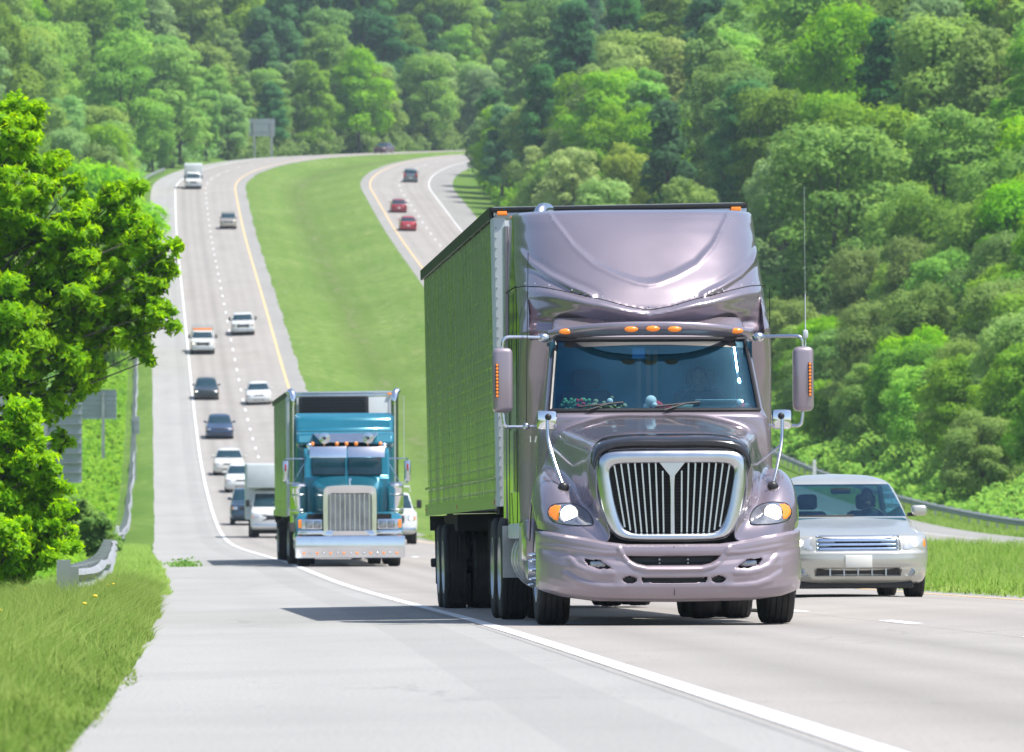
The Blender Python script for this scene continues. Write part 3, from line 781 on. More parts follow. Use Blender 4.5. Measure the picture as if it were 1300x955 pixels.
# what certainly hides the trees behind: the big trailer and cab
occ[int(275/8):int(640/8), int(645/8):int(945/8)] = True
kept = {'right_low': 0, 'right_hill': 0, 'left_hill': 0, 'far_hill': 0}
WH = {'right_low': 'low on the right hillside behind the guardrail and silver sedan', 'right_hill': 'on the wooded hillside right of the highway bend',
      'left_hill': 'on the slope left of the highway climb', 'far_hill': 'on the far mountainside beyond the bend'}
def pick(zone, x, y, z):
    n = math.sin(x*.045+1.7)*math.cos(y*.021) + .5*math.sin(x*.11+y*.07) + rs.uniform(-.8, .8)
    if zone == 'right_low': return 'near_bright' if n > .25 else ('near_fresh' if n > -.5 else 'near_mid')
    if zone == 'left_hill': return 'grey' if n > .1 else ('bright' if n > -.35 else 'mid')
    if zone == 'far_hill': return 'dark' if n > .55 else ('fresh' if n > .15 else ('mid' if n > -.45 else ('grey' if n > -.9 else 'dark')))
    return 'dark' if n > .95 else ('fresh' if n > .45 else ('mid' if n > .0 else ('grey' if n > -.5 else ('bright' if n > -.95 else 'olive'))))
for (y, x, z, ss, ll, zone, wts) in cand:
    kind = pick(zone, x, y, z)
    (cm, tm), H, Rr = PROTO[kind][0]
    if zone == 'right_low':
        b = ll-O_OUT; sc = .55+.55*min(1, max(0, (b-6)/14)) + rs.uniform(-.08, .12)
    else:
        sc = rs.uniform(.72, 1.12)
        if abs(ll+12) < 5 or ll < O_OUT+12 and ll > 0: sc *= .75
    f = F/y
    u0, u1 = CX+f*(x-Rr*sc), CX+f*(x+Rr*sc); v0, v1 = HY-f*(z+H*sc), HY-f*(z+H*sc*.15)
    if u1 < -30 or u0 > 1330 or v1 < -20 or v0 > 960: continue
    i0, i1 = max(0, int(u0/8)), min(163, int(u1/8)); j0, j1 = max(0, int(v0/8)), min(119, int(v1/8))
    if i1 <= i0 or j1 <= j0: continue
    free = (~occ[j0:j1+1, i0:i1+1]).mean()
    if free < (.19 if zone != 'far_hill' else .22): continue
    # terrain below the crown is hidden too
    ci, ri = (i0+i1)/2, max(1, (i1-i0)/2*.92); cj, rj = (j0+j1)/2, max(1, (j1-j0)/2*.92)
    J, I = np.mgrid[j0:j1+1, i0:i1+1]; occ[j0:j1+1, i0:i1+1] |= ((I-ci)/ri)**2+((J-cj)/rj)**2 < 1
    plant(kind, x, y, z-.2, sc, WH[zone], None, rs); kept[zone] += 1
print('TREES', kept, sum(kept.values()))
# a few small ones left of the near guardrail
for k, (s, L, kind, sc) in enumerate(((520, -10.5, 'near_fresh', .5), (545, -13, 'near_mid', .65), (500, -13.5, 'near_bright', .5), (470, -12.5, 'near_bright', .4))):
    x, y = at(s, L); plant(kind, float(x), float(y), float(zg(s, L))-.3, sc, 'beside the long guardrail behind the single post sign', None, rs)

# understorey that closes the foot of the woods (no single plants to count)
def understorey(name, s0, s1, La, Lb, n, size, hmin, hmax, m, label, seed):
    g = np.random.default_rng(seed)
    s = g.uniform(s0, s1, n); q = g.random(n); L = La + (Lb-La)*q
    x, y = at(s, L)
    bump = .5+.5*np.sin(x*1.3+np.sin(y*.35)*2)*np.sin(y*.42+x*.7)
    top = hmin + (hmax-hmin)*bump**1.6*(.35+.65*q)*(.6+.8*np.sin(x*.31+y*.09)**2)
    hz = top*g.random(n)**.45
    C = np.stack([x, y, zg(s, L)+hz], -1)
    D = np.stack([g.normal(0, .4, n), g.normal(-.3, .4, n), np.full(n, .8)], -1)
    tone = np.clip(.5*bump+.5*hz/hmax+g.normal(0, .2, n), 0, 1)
    me = leaf_cloud(name, C, D, g.uniform(.6, 1.3, n)*size, m, tone=tone, jitter=.6, soft=.3)
    return tag(link(name, me), label, 'undergrowth', kind='stuff')
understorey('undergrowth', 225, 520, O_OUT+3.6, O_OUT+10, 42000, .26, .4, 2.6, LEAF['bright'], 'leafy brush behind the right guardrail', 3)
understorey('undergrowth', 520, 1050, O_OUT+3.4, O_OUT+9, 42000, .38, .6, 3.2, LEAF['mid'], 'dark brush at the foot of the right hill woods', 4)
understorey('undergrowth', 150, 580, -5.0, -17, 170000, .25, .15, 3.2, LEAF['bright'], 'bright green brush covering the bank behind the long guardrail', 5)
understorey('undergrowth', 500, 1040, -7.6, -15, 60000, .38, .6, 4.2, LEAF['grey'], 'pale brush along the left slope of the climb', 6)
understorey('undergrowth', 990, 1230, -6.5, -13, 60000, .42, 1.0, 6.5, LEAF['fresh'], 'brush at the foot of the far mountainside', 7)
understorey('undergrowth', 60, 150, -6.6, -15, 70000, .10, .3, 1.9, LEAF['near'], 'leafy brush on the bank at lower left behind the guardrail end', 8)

# ------------------------------------------------------------------ grass blades
def blades(name, s0, s1, La, Lb, n, h0, h1, wd, m, label, seed, edge=None, lean=.35, spow=1.0):
    g = np.random.default_rng(seed)
    s = s0+(s1-s0)*g.random(n)**spow; q = g.random(n); L = La+(Lb-La)*q
    L = L + .05*np.sin(s*.5)*np.sin(s*.17+1) + (edge_w(s) if La == -2.98 else 0); x, y = at(s, L); z = zg(s, L)
    clump = .5+.5*np.sin(x*2.1+y*.5)*np.sin(y*1.1-x*.8)
    hh = (h0+(h1-h0)*g.random(n))*(.6+.55*clump)
    if edge is not None: hh *= edge(L, s)
    th = g.uniform(0, 2*np.pi, n); lx, ly = np.cos(th)*hh*lean*g.random(n)*1.6, np.sin(th)*hh*lean*g.random(n)*1.6
    wx = g.uniform(.5, 1, n)*wd*.5; ang = g.uniform(-.6, .6, n); dx, dy = np.cos(ang)*wx, np.sin(ang)*wx
    b = np.stack([x, y, z-.02], -1); sd = np.stack([dx, dy, 0*dx], -1)
    mid = b + np.stack([lx*.35, ly*.35, hh*.6], -1); tip = b + np.stack([lx, ly, hh*(1-.25*lean*g.random(n))], -1)
    V = np.stack([b-sd, b+sd, mid+sd*.75, mid-sd*.75, tip], 1).reshape(-1, 3)
    i = np.arange(n)*5
    F3 = np.stack([np.stack([i, i+1, i+2], -1), np.stack([i, i+2, i+3], -1), np.stack([i+3, i+2, i+4], -1)], 1).reshape(-1, 3)
    tone = np.clip(clump*.5+g.normal(.25, .38, n), 0, 1)
    me = np_mesh(name, V, F3, m, attr=np.repeat(tone, 3), smooth=True)
    up = unit(np.stack([g.normal(0, .35, n)+.15, g.normal(0, .3, n)-.25, np.full(n, .9)], -1))
    me.normals_split_custom_set_from_vertices(np.repeat(up, 5, 0).astype(np.float32))
    return tag(link(name, me), label, 'grass', kind='stuff')
M['blade'] = leafmat('grass_blades', (.16, .30, .024), (.42, .54, .13), gloss=.6, trans=.55)
M['blade2'] = leafmat('median_grass_blades', (.15, .28, .033), (.37, .48, .14), gloss=.6, trans=.55)
blades('tall_grass', 22, 118, -2.98, -8.2, 300000, .08, .56, .010, M['blade'], 'tall seeding grass on the verge at lower left beside the shoulder', 21, edge=lambda L, s: np.clip(.18+(-2.95-L)*1.0, .12, 1.1), lean=.75)
blades('tall_grass', 112, 260, -3.1, -7.5, 90000, .10, .34, .022, M['blade'], 'shorter verge grass between shoulder and guardrail', 22, edge=lambda L, s: np.clip(.5+(-3.05-L)*.5, .4, 1.2))
blades('median_tall_grass', 70, 300, 7.95, 22.8, 170000, .06, .42, .022, M['blade2'], 'rough grass of the median right of the silver sedan', 23, edge=lambda L, s: np.clip(.35+(L-8.0)*.5, .35, 1.0), lean=.6)
blades('verge_grass', 200, 420, O_OUT+.1, O_OUT+4.5, 50000, .10, .35, .03, M['blade2'], 'grass strip under the right guardrail', 24)

# small yellow flowers in the left verge
fl = MB()
g = random.Random(3)
fy = []
for k in range(46):
    s = g.uniform(34, 112); L = -3.4-g.random()*2.2
    x, y = at(s, L); fl.ball((float(x), float(y), float(zg(s, L))+g.uniform(.22, .42)), (.022, .022, .014), 6, 4)
tag(fl.build('wildflowers', mat('yellow_petals', (.75, .55, .03), .7, 0, .2, 40), None), 'yellow wildflowers dotted in the tall grass at lower left', 'wildflowers', kind='stuff')

# ------------------------------------------------------------------ the near tree at the left
def lobes_px(Y, items):
    out = []
    for (px, py, r, dy) in items:
        Yy = Y+dy; f = F/Yy; out.append(((px-CX)/f, Yy, (HY-py)/f, r/f, r/f*1.1, r/f*.8))
    return out
def near_tree(name, Y, trunk_px, base_py, items, nleaf, lsize, m, label, tips=(), seed=1):
    f = F/Y; bx, bz = (trunk_px-CX)/f, (HY-base_py)/f
    root = empty(name, (bx, Y, bz), label, 'tree' if 'tree' in name else 'shrub')
    lob = np.array(lobes_px(Y, items)); lob[:, :3] -= np.array([bx, Y, bz])
    g = np.random.default_rng(seed); r = random.Random(seed)
    sub = []
    for q in lob:                                    # break every lobe into leaf sprays
        for k in range(30):
            d = unit(g.normal(0, 1, 3)); c = q[:3]+d*q[3:6]*(g.random()**.33)*1.05
            rr = q[3]*g.uniform(.10, .24); sub.append((c[0], c[1], c[2], rr*1.3, rr*1.3, rr*.85))
    C, D, tone = blob_points(sub, nleaf, g, inner=.95)
    C = C + g.normal(0, .035, C.shape)
    D = D*.6+np.array([.15, -.3, .55])
    link('crown', leaf_cloud('crown', C, D, g.uniform(.55, 1.25, len(C))*lsize, m, tone=tone, jitter=.75, aspect=1.5, droop=.3, soft=.5), root)
    t = MB(); hgt = lob[:, 2].max()
    t.tube([tuple(p) for p in catmull(np.array([(0, 0, -.5), (.05, 0, hgt*.25), (.25, .1, hgt*.6), (.35, 0, hgt*.9)]), 10)], [.17*hgt/6*(1-.085*i) for i in range(10)], 10)
    t.build('trunk', M['bark'], root)
    lm = MB()
    for i, q in enumerate(lob):
        z0 = max(.3, q[2]*r.uniform(.55, .8)); sx = .2*z0/hgt
        lm.tube([tuple(p) for p in catmull(np.array([(sx, 0, z0), (q[0]*.4+sx, q[1]*.5, z0+(q[2]-z0)*.35), tuple(q[:3])]), 7)], [.05*(1-.13*k) for k in range(7)], 6)
    for i in range(0, len(sub), 9):
        q = sub[i]; p = lob[i//30]; lm.tube([tuple(p[:3]), ((p[0]+q[0])/2, (p[1]+q[1])/2, (p[2]+q[2])/2+.03), q[:3]], [.014, .010, .004], 4)
    lm.build('limbs', M['bark'], root)
    return root
T1 = [(-60, 300, 95, 1), (-40, 420, 95, -1), (-90, 180, 90, 0), (10, 175, 42, -.5), (30, 160, 26, .3), (48, 138, 13, 0), (20, 135, 20, .2), (20, 250, 50, -1), (60, 215, 28, 0), (75, 205, 14, .4), (30, 320, 60, .3), (80, 285, 40, -.6), (95, 232, 12, 0),
      (120, 270, 34, .2), (150, 252, 22, 0), (140, 320, 40, .5), (178, 300, 26, -.3), (178, 238, 11, .2), (205, 330, 20, .2), (222, 312, 9, 0), (190, 350, 28, .1), (90, 360, 50, -.4), (150, 380, 40, .4), (196, 398, 22, -.2), (219, 414, 10, 0),
      (40, 400, 60, .3), (110, 430, 42, 0), (60, 455, 45, -.6), (165, 425, 22, .3), (180, 445, 13, 0), (188, 458, 8, 0), (20, 480, 42, .4), (90, 490, 28, .2), (60, 520, 24, -.2), (78, 560, 14, .1), (10, 540, 30, .3), (105, 465, 30, .1), (215, 345, 10, 0), (160, 280, 24, .2)]
near_tree('overhanging_tree', 132, -120, 780, T1, 120000, .11, LEAF['near'], 'large bright leafy tree overhanging the guardrail at left, in front of the ribbed sign', seed=4)
T2 = [(30, 520, 22, 0), (20, 560, 36, .2), (45, 590, 30, -.2), (0, 620, 50, 0), (50, 640, 40, .3), (65, 615, 16, 0), (20, 690, 50, -.3), (70, 690, 34, .2), (-30, 560, 50, .4), (-40, 660, 60, 0), (28, 545, 12, 0), (62, 655, 24, 0), (0, 735, 34, 0)]
near_tree('leafy_shrub', 112, -20, 790, T2, 60000, .085, LEAF['near'], 'tall bright sapling at the left edge below the overhanging tree', seed=5)
T3 = [(112, 672, 26, 0), (92, 682, 26, .3), (138, 688, 16, 0), (76, 650, 22, .4), (120, 694, 22, 0), (98, 645, 16, .2)]
near_tree('leafy_shrub', 190, 115, 716, T3, 26000, .12, LEAF['near'], 'low round shrub between the ribbed sign and the guardrail', seed=6)

# air between the camera and the far mountainside
if HAZE:
    b = MB(); b.box(-900, 700, -80, 1700, -42, 230)
    hm = bpy.data.materials.new('haze_air'); hm.use_nodes = True; nt = hm.node_tree
    nt.nodes.remove(nt.nodes['Principled BSDF']); pv = nt.nodes.new('ShaderNodeVolumePrincipled')
    pv.inputs['Color'].default_value = (.72, .87, 1, 1); pv.inputs['Density'].default_value = HAZE; pv.inputs['Anisotropy'].default_value = .2
    nt.links.new(pv.outputs[0], nt.nodes['Material Output'].inputs['Volume'])
    tag(b.build('haze', hm, None, smooth=0), 'thin blue summer haze filling the valley', 'haze', kind='stuff')

x, y = at(166, -2.55); z = float(zg(166, -2.55)); g2 = np.random.default_rng(9); n = 260
Cw = np.stack([g2.normal(0, .16, n), g2.normal(0, .3, n), np.abs(g2.normal(0, .07, n))+.01], -1)
ow = link('weed_clump', leaf_cloud('weed_clump', Cw, np.tile([0, -.5, .8], (n, 1)), .09, LEAF['bright'])); ow.location = (float(x), float(y), z)
tag(ow, 'small weed growing in the shoulder crack, just behind the tall grass', 'weed')
m_ = MB(); m_.bent([(-.28, 0, .02), (-.1, .03, .035), (.1, -.02, .02), (.3, .02, .03)], .022, 6); m_.ball((-.2, .3, .02), (.05, .03, .015), 8, 5)
x, y = at(75, 3.25); od = m_.build('tyre_scrap', M['tyre'], None); od.location = (float(x), float(y), float(zg(75, 3.25))+.006); tag(od, 'small scrap of tyre rubber lying on the lane near the dashed line', 'debris')
# ================================================================== vehicle tools
def place(root, px_center, Y, heading_px, L=None, roll=0.0, dz=0.0, x=None):
    """stand a vehicle whose front centre (local y=0, x=0) is at distance Y on the road; rear points along the vanishing column heading_px"""
    X = (px_center-CX)/F*Y if x is None else x
    # nearest station
    i = np.argmin((PATH[:, 0]-X)**2+(PATH[:, 1]-Y)**2); s = SS[i]; l = float((X-PATH[i, 0])*NOR[i, 0]+(Y-PATH[i, 1])*NOR[i, 1])
    z = float(zg(s, l))+.006
    hd = math.atan2((heading_px-CX)/F, 1.0) if heading_px is not None else math.atan2(TAN[i, 0], TAN[i, 1])
    z2 = float(zg(s+5, l))+.006; pitch = math.atan2(z2-z, 5.0)
    cs = math.atan((float(zg(s, l+.5))-float(zg(s, l-.5)))) if roll is None else roll
    root.matrix_world = Matrix.Translation((X, Y, z+dz)) @ Matrix.Rotation(-hd, 4, 'Z') @ Matrix.Rotation(pitch, 4, 'X') @ Matrix.Rotation(-cs, 4, 'Y')
    return s, l

def layered(keys, nz=60, nf=26, ns=24, nr=10, n=3.2, disp=None, refine=None):
    """keys rows: z,y0,y1,w,bf,br. returns grid (rows, cols, 3) open loop closed in columns and zone array (cols): 0 front,1 side,2 rear"""
    K = np.array(keys, float); r = np.arange(len(K))
    if refine is None:
        # distribute rows by arc length in z/y0/w
        d = np.hypot(np.hypot(np.diff(K[:, 0]), np.diff(K[:, 1])*.6), np.diff(K[:, 3])*.6); cum = np.concatenate([[0], np.cumsum(d)])
        u = np.interp(np.linspace(0, cum[-1], nz), cum, r)
    else: u = refine
    C = [pchip(r, K[:, c], u) for c in range(6)]
    def arc(m):
        k1 = .5**(1/n); h = m//2
        k = np.concatenate([np.linspace(0, k1, m-h, endpoint=False), (1-np.linspace(k1, 0, h)**n)**(1/n)])
        q = (1-np.clip(k, 0, 1)**n)**(1/n)
        return k, 1-q
    kf, qf = arc(nf); kr, qr = arc(nr)
    rows = []
    for z, y0, y1, w, bf, br in zip(*C):
        fx = w*kf; fy = y0+bf*qf
        sy = np.linspace(y0+bf, y1-br, ns)[1:-1]; sx = np.full(len(sy), w)
        rx = w*kr[::-1]; ry = y1-br*qr[::-1]
        hx = np.concatenate([fx, sx, rx]); hy = np.concatenate([fy, sy, ry])
        X = np.concatenate([-hx[::-1][:-1], hx]); Yy = np.concatenate([hy[::-1][:-1], hy])
        rows.append(np.stack([X, Yy, np.full(len(X), z)], -1))
    G = np.array(rows)
    zh = np.concatenate([np.zeros(len(kf)), np.ones(ns-2), np.full(len(kr), 2)])
    zone = np.concatenate([zh[::-1][:-1], zh])
    if disp is not None: G = disp(G, zone)
    return G, zone

def grid_parts(G, zone, classify, parts, parent, smooth=35, cap=None):
    """classify(x,y,z,zone)->int array per face; parts: {id:(name, material)}; id -1 is dropped"""
    a, b = G.shape[:2]
    ctr = (G[:-1, :-1]+G[1:, :-1]+G[:-1, 1:]+G[1:, 1:])/4
    zf = np.minimum(zone[:-1], zone[1:]) if False else zone[:-1]
    zf = np.broadcast_to(zf[None], ctr.shape[:2])
    ids = classify(ctr[..., 0], ctr[..., 1], ctr[..., 2], zf)
    i = np.arange(a-1)[:, None]*b+np.arange(b-1)[None]
    quads = np.stack([i, i+1, i+b+1, i+b], -1)
    V = G.reshape(-1, 3); out = {}
    for k, (nm, mt) in parts.items():
        q = quads[ids == k]
        if len(q) == 0: continue
        used, inv = np.unique(q.ravel(), return_inverse=True)
        mb = MB(); mb.v = [tuple(map(float, p)) for p in V[used]]; mb.f = [tuple(map(int, f)) for f in inv.reshape(-1, 4)]
        out[k] = mb.build(nm, mt, parent, smooth=smooth)
    return out

def bvh_of(G):
    a, b = G.shape[:2]; V = [Vector(p) for p in G.reshape(-1, 3)]
    Fq = [(i*b+j, i*b+j+1, (i+1)*b+j+1, (i+1)*b+j) for i in range(a-1) for j in range(b-1)]
    return BVHTree.FromPolygons(V, Fq)
def hit_y(bvhs, x, z, y_from=-2.0, default=None):
    best = None
    for bv in bvhs:
        h = bv.ray_cast(Vector((x, y_from, z)), Vector((0, 1, 0)))
        if h[0] is not None and (best is None or h[0].y < best): best = h[0].y
    return best if best is not None else default
def patch(bvhs, outline, off, n=14, thick=.012, mirror=False):
    """polygon in (x,z) laid on a surface seen from the front, standing `off` proud"""
    o = np.array(outline, float); c = o.mean(0); mb = MB(); m = len(o)
    rings = []
    lasty = hit_y(bvhs, c[0], c[1], default=0.5)
    for k in range(n+1):
        t = k/n; ring = []
        for p in o:
            x, z = c + (p-c)*t; y = hit_y(bvhs, x, z, default=None)
            if y is None: y = lasty
            else: lasty = y
            edge = (t > .985)*(off+thick)
            ring.append((x, y-off+edge, z))
        rings.append(ring)
    V = [rings[0][0]]+[p for r_ in rings[1:] for p in r_]
    Fc = [(0, 1+j, 1+(j+1) % m) for j in range(m)]
    for k in range(n-1):
        for j in range(m): Fc.append((1+k*m+j, 1+(k+1)*m+j, 1+(k+1)*m+(j+1) % m, 1+k*m+(j+1) % m))
    mb.add(V, Fc); return mb
def surf_line(bvhs, pts, off, r, seg=6, step=.03):
    P = np.array(pts, float); d = np.concatenate([[0], np.cumsum(np.hypot(*np.diff(P, axis=0).T))]); n = max(3, int(d[-1]/step))
    x = np.interp(np.linspace(0, d[-1], n), d, P[:, 0]); z = np.interp(np.linspace(0, d[-1], n), d, P[:, 1]); out = []
    for a, b in zip(x, z):
        y = hit_y(bvhs, a, b)
        if y is not None: out.append((a, y-off, b))
    return out
def smooth_loop(pts, n):
    """closed Catmull-Rom through 2-D points"""
    P = np.array(pts, float); K = len(P); u = np.linspace(0, K, n, endpoint=False); i = u.astype(int) % K; t = (u-np.floor(u))[:, None]
    p0, p1, p2, p3 = P[(i-1) % K], P[i], P[(i+1) % K], P[(i+2) % K]
    return .5*((2*p1)+(-p0+p2)*t+(2*p0-5*p1+4*p2-p3)*t*t+(-p0+3*p1-3*p2+p3)*t**3)
def mir(p): return [(-a, b) for a, b in p][::-1]

def wheel(parent, x, y, r=.51, w=.29, side=-1, style='steer', name='wheel', rimmat='alu', inner=True, seg=40, name_suffix=''):
    """axle along x; side -1: outer face towards -x; x = centre of the tyre"""
    o = side*w/2
    rim = MB()
    if style == 'steer':
        rr = r*.56
        rim.lathe([(rr+.02, o*.98), (rr, o*1.0), (rr-.02, o*.9), (rr-.05, o*.45), (rr*.62, o*.35), (rr*.50, o*.75), (.16, o*.8), (.15, o*.9), (.11, o*1.0), (.10, o*1.5), (.06, o*1.6), (0, o*1.6)], (x, y, r), 'x', seg)
    elif style == 'drive':
        rr = r*.58
        rim.lathe([(rr+.02, o*.98), (rr, o*1.0), (rr-.03, o*.8), (rr-.05, -o*.5), (.17, -o*.55), (.16, o*.5), (.12, o*.9), (0, o*.95)], (x, y, r), 'x', seg)
    else:
        rr = r*.66
        rim.lathe([(rr+.01, o*.98), (rr-.01, o*1.0), (rr-.03, o*.75), (rr*.6, o*.62), (.05, o*.85), (0, o*.85)], (x, y, r), 'x', seg)
    rim.lathe([(rr+.01, o*.97), (rr-.02, 0), (rr+.01, -o*.97)], (x, y, r), 'x', seg)
    wh = rim.build(name, M[rimmat], parent)
    t = MB(); h = w/2
    prof = [(rr, -h*.85), (rr+.02, -h*.97), (r*.80, -h*1.0), (r*.93, -h*.98), (r*.985, -h*.86)]
    for g0 in (-.55, -.18, .18, .55):
        prof += [(r, h*(g0-.10)), (r, h*(g0-.03)), (r-.014, h*(g0-.028)), (r-.014, h*(g0+.028)), (r, h*(g0+.03))]
    prof += [(r*.985, h*.86), (r*.93, h*.98), (r*.80, h), (rr+.02, h*.97), (rr, h*.85)]
    t.lathe(prof, (x, y, r), 'x', seg)
    t.build('tyre', M['tyre'], wh, smooth=50)
    if style == 'car':
        sp = MB()
        for k in range(5):
            a = k*2*math.pi/5; Mt = Matrix.Translation((x+o*.9, y, r)) @ Matrix.Rotation(a, 4, 'X')
            sp.rbox(-.012, .012, -.028, .028, .02, rr-.01, .006, Mt, seg=1)
        sp.build('spokes', M[rimmat], wh)
    if style == 'steer':
        nb = MB()
        for k in range(10):
            a = k*2*math.pi/10; cy, cz = y+.145*math.cos(a), r+.145*math.sin(a)
            nb.lathe([(.022, o*.6), (.022, o*1.05), (.018, o*1.25), (.008, o*1.45), (0, o*1.5)], (x, cy, cz), 'x', 8)
        nb.build('lug_nuts', M['chrome'], wh)
    return wh

# ================================================================== people
def driver(x, y, z, shirt, label, parent_matrix, yaw=0, scale=1.0, name='person'):
    """seated figure facing -y, hands forward on a wheel; z is the seat surface"""
    J = {'pelvis': (0, .05, .10), 'waist': (0, .09, .30), 'chest': (0, .10, .50), 'neck0': (0, .08, .62), 'neck': (0, .06, .69),
         'shl': (-.19, .09, .58), 'ell': (-.27, -.08, .36), 'wrl': (-.17, -.32, .47), 'hal': (-.15, -.39, .50),
         'shr': (.19, .09, .58), 'elr': (.27, -.08, .36), 'wrr': (.17, -.32, .47), 'har': (.15, -.39, .50),
         'hil': (-.10, .02, .08), 'knl': (-.14, -.42, .12), 'fol': (-.14, -.55, -.28), 'hir': (.10, .02, .08), 'knr': (.14, -.42, .12), 'for': (.14, -.55, -.28)}
    rad = {'pelvis': .15, 'waist': .135, 'chest': .155, 'neck0': .07, 'neck': .055, 'shl': .075, 'ell': .048, 'wrl': .032, 'hal': .035, 'shr': .075, 'elr': .048, 'wrr': .032, 'har': .035, 'hil': .095, 'knl': .065, 'fol': .045, 'hir': .095, 'knr': .065, 'for': .045}
    names = list(J); E = [('pelvis', 'waist'), ('waist', 'chest'), ('chest', 'neck0'), ('neck0', 'neck'), ('chest', 'shl'), ('shl', 'ell'), ('ell', 'wrl'), ('wrl', 'hal'), ('chest', 'shr'), ('shr', 'elr'), ('elr', 'wrr'), ('wrr', 'har'), ('pelvis', 'hil'), ('hil', 'knl'), ('knl', 'fol'), ('pelvis', 'hir'), ('hir', 'knr'), ('knr', 'for')]
    root = empty(name, label=label, cat='person')
    root.matrix_world = parent_matrix @ Matrix.Translation((x, y, z)) @ Matrix.Rotation(yaw, 4, 'Z') @ Matrix.Scale(scale, 4)
    me = bpy.data.meshes.new('clothed_body'); me.from_pydata([J[k] for k in names], [(names.index(a), names.index(b)) for a, b in E], [])
    me.materials.append(shirt)
    bo = link('body', me, root)
    bo.modifiers.new('skin', 'SKIN')
    for v, k in zip(me.skin_vertices[0].data if me.skin_vertices else [], names): v.radius = (rad[k], rad[k])
    if not me.skin_vertices:
        pass
    me.skin_vertices[0].data[0].use_root = True
    ss = bo.modifiers.new('sub', 'SUBSURF'); ss.levels = 1; ss.render_levels = 2
    h = MB(); h.ball((0, .03, .82), (.073, .092, .118), 20, 14); h.ball((0, -.058, .805), (.011, .02, .02), 8, 6); h.ball((0, -.05, .765), (.022, .012, .006), 8, 6)
    h.ball((-.08, .035, .81), (.012, .025, .032), 8, 6); h.ball((.08, .035, .81), (.012, .025, .032), 8, 6)
    h.ball((0, -.03, .735), (.045, .045, .04), 10, 6)
    h.build('head', M['skin'], root)
    e = MB(); e.ball((-.028, -.052, .835), .008, 8, 6); e.ball((.028, -.052, .835), .008, 8, 6); e.build('eyes', M['black'], root)
    hr = MB(); hr.ball((0, .048, .845), (.084, .095, .105), 18, 12); hr.build('hair', M['hair'], root)
    for sgn in (-1, 1):
        hd = MB(); cx, cy, cz = sgn*.15, -.40, .50
        hd.ball((cx, cy, cz), (.042, .045, .02), 10, 7)
        for q in range(4):
            fx = cx-.028+.019*q; hd.bent([(fx, cy-.03, cz), (fx, cy-.075, cz+.012), (fx, cy-.095, cz-.012), (fx, cy-.08, cz-.035)], .0085, 6)
        hd.bent([(cx-sgn*.035, cy+.01, cz), (cx-sgn*.065, cy-.02, cz+.005), (cx-sgn*.07, cy-.05, cz-.01)], .010, 6)
        hd.build('hand', M['skin'], root)
    return root
def steering_wheel(parent, x, y, z, r=.23):
    m = MB(); pts = [(x+r*math.cos(t), y+r*.35*math.sin(t), z+r*.93*math.sin(t)) for t in np.linspace(0, 2*math.pi, 29)]
    m.tube(pts, .015, 8, cap=False); m.tube([(x-r, y, z), (x+r, y, z)], .014, 6); m.tube([(x, y, z), (x, y-.25, z-.18)], .03, 8)
    return m.build('steering_wheel', M['black'], parent)

# ================================================================== main truck : mauve conventional tractor
def hood_net():
    P = [
     [(0, .235, 1.61), (.40, .235, 1.61), (.64, .25, 1.55), (.69, .235, 1.20), (.575, .20, .80), (.80, .22, .765), (1.00, .32, .825), (1.14, .48, .865), (1.20, .72, .89)],
     [(0, .31, 1.70), (.42, .31, 1.70), (.71, .36, 1.61), (.755, .36, 1.26), (.69, .30, .96), (.85, .285, .92), (1.03, .37, .97), (1.16, .53, .975), (1.215, .78, .96)],
     [(0, .55, 1.765), (.42, .55, 1.76), (.735, .60, 1.66), (.80, .62, 1.36), (.81, .56, 1.14), (.91, .44, 1.12), (1.05, .49, 1.135), (1.17, .63, 1.12), (1.222, .85, 1.02)],
     [(0, .95, 1.82), (.42, .95, 1.81), (.77, 1.0, 1.72), (.85, 1.0, 1.48), (.88, .90, 1.30), (.97, .74, 1.29), (1.075, .76, 1.31), (1.18, .88, 1.26), (1.228, .98, 1.09)],
     [(0, 1.45, 1.88), (.45, 1.45, 1.87), (.83, 1.45, 1.78), (.92, 1.45, 1.58), (.97, 1.4, 1.43), (1.04, 1.28, 1.42), (1.11, 1.25, 1.415), (1.19, 1.25, 1.33), (1.228, 1.25, 1.14)],
     [(0, 1.80, 1.925), (.47, 1.80, 1.915), (.88, 1.82, 1.83), (.96, 1.82, 1.64), (1.01, 1.80, 1.48), (1.07, 1.68, 1.44), (1.13, 1.62, 1.40), (1.19, 1.58, 1.26), (1.228, 1.55, 1.02)],
     [(0, 2.12, 1.965), (.5, 2.12, 1.955), (.92, 2.16, 1.87), (1.01, 2.16, 1.69), (1.05, 2.12, 1.52), (1.09, 2.02, 1.44), (1.13, 1.95, 1.38), (1.18, 1.90, 1.22), (1.225, 1.80, .78)]]
    P = np.array(P); full = np.concatenate([(P*np.array([-1, 1, 1]))[:, ::-1][:, :-1], P], 1)
    A = catmull(full, 110)                      # along rows
    return catmull(A.transpose(1, 0, 2), 180).transpose(1, 0, 2)

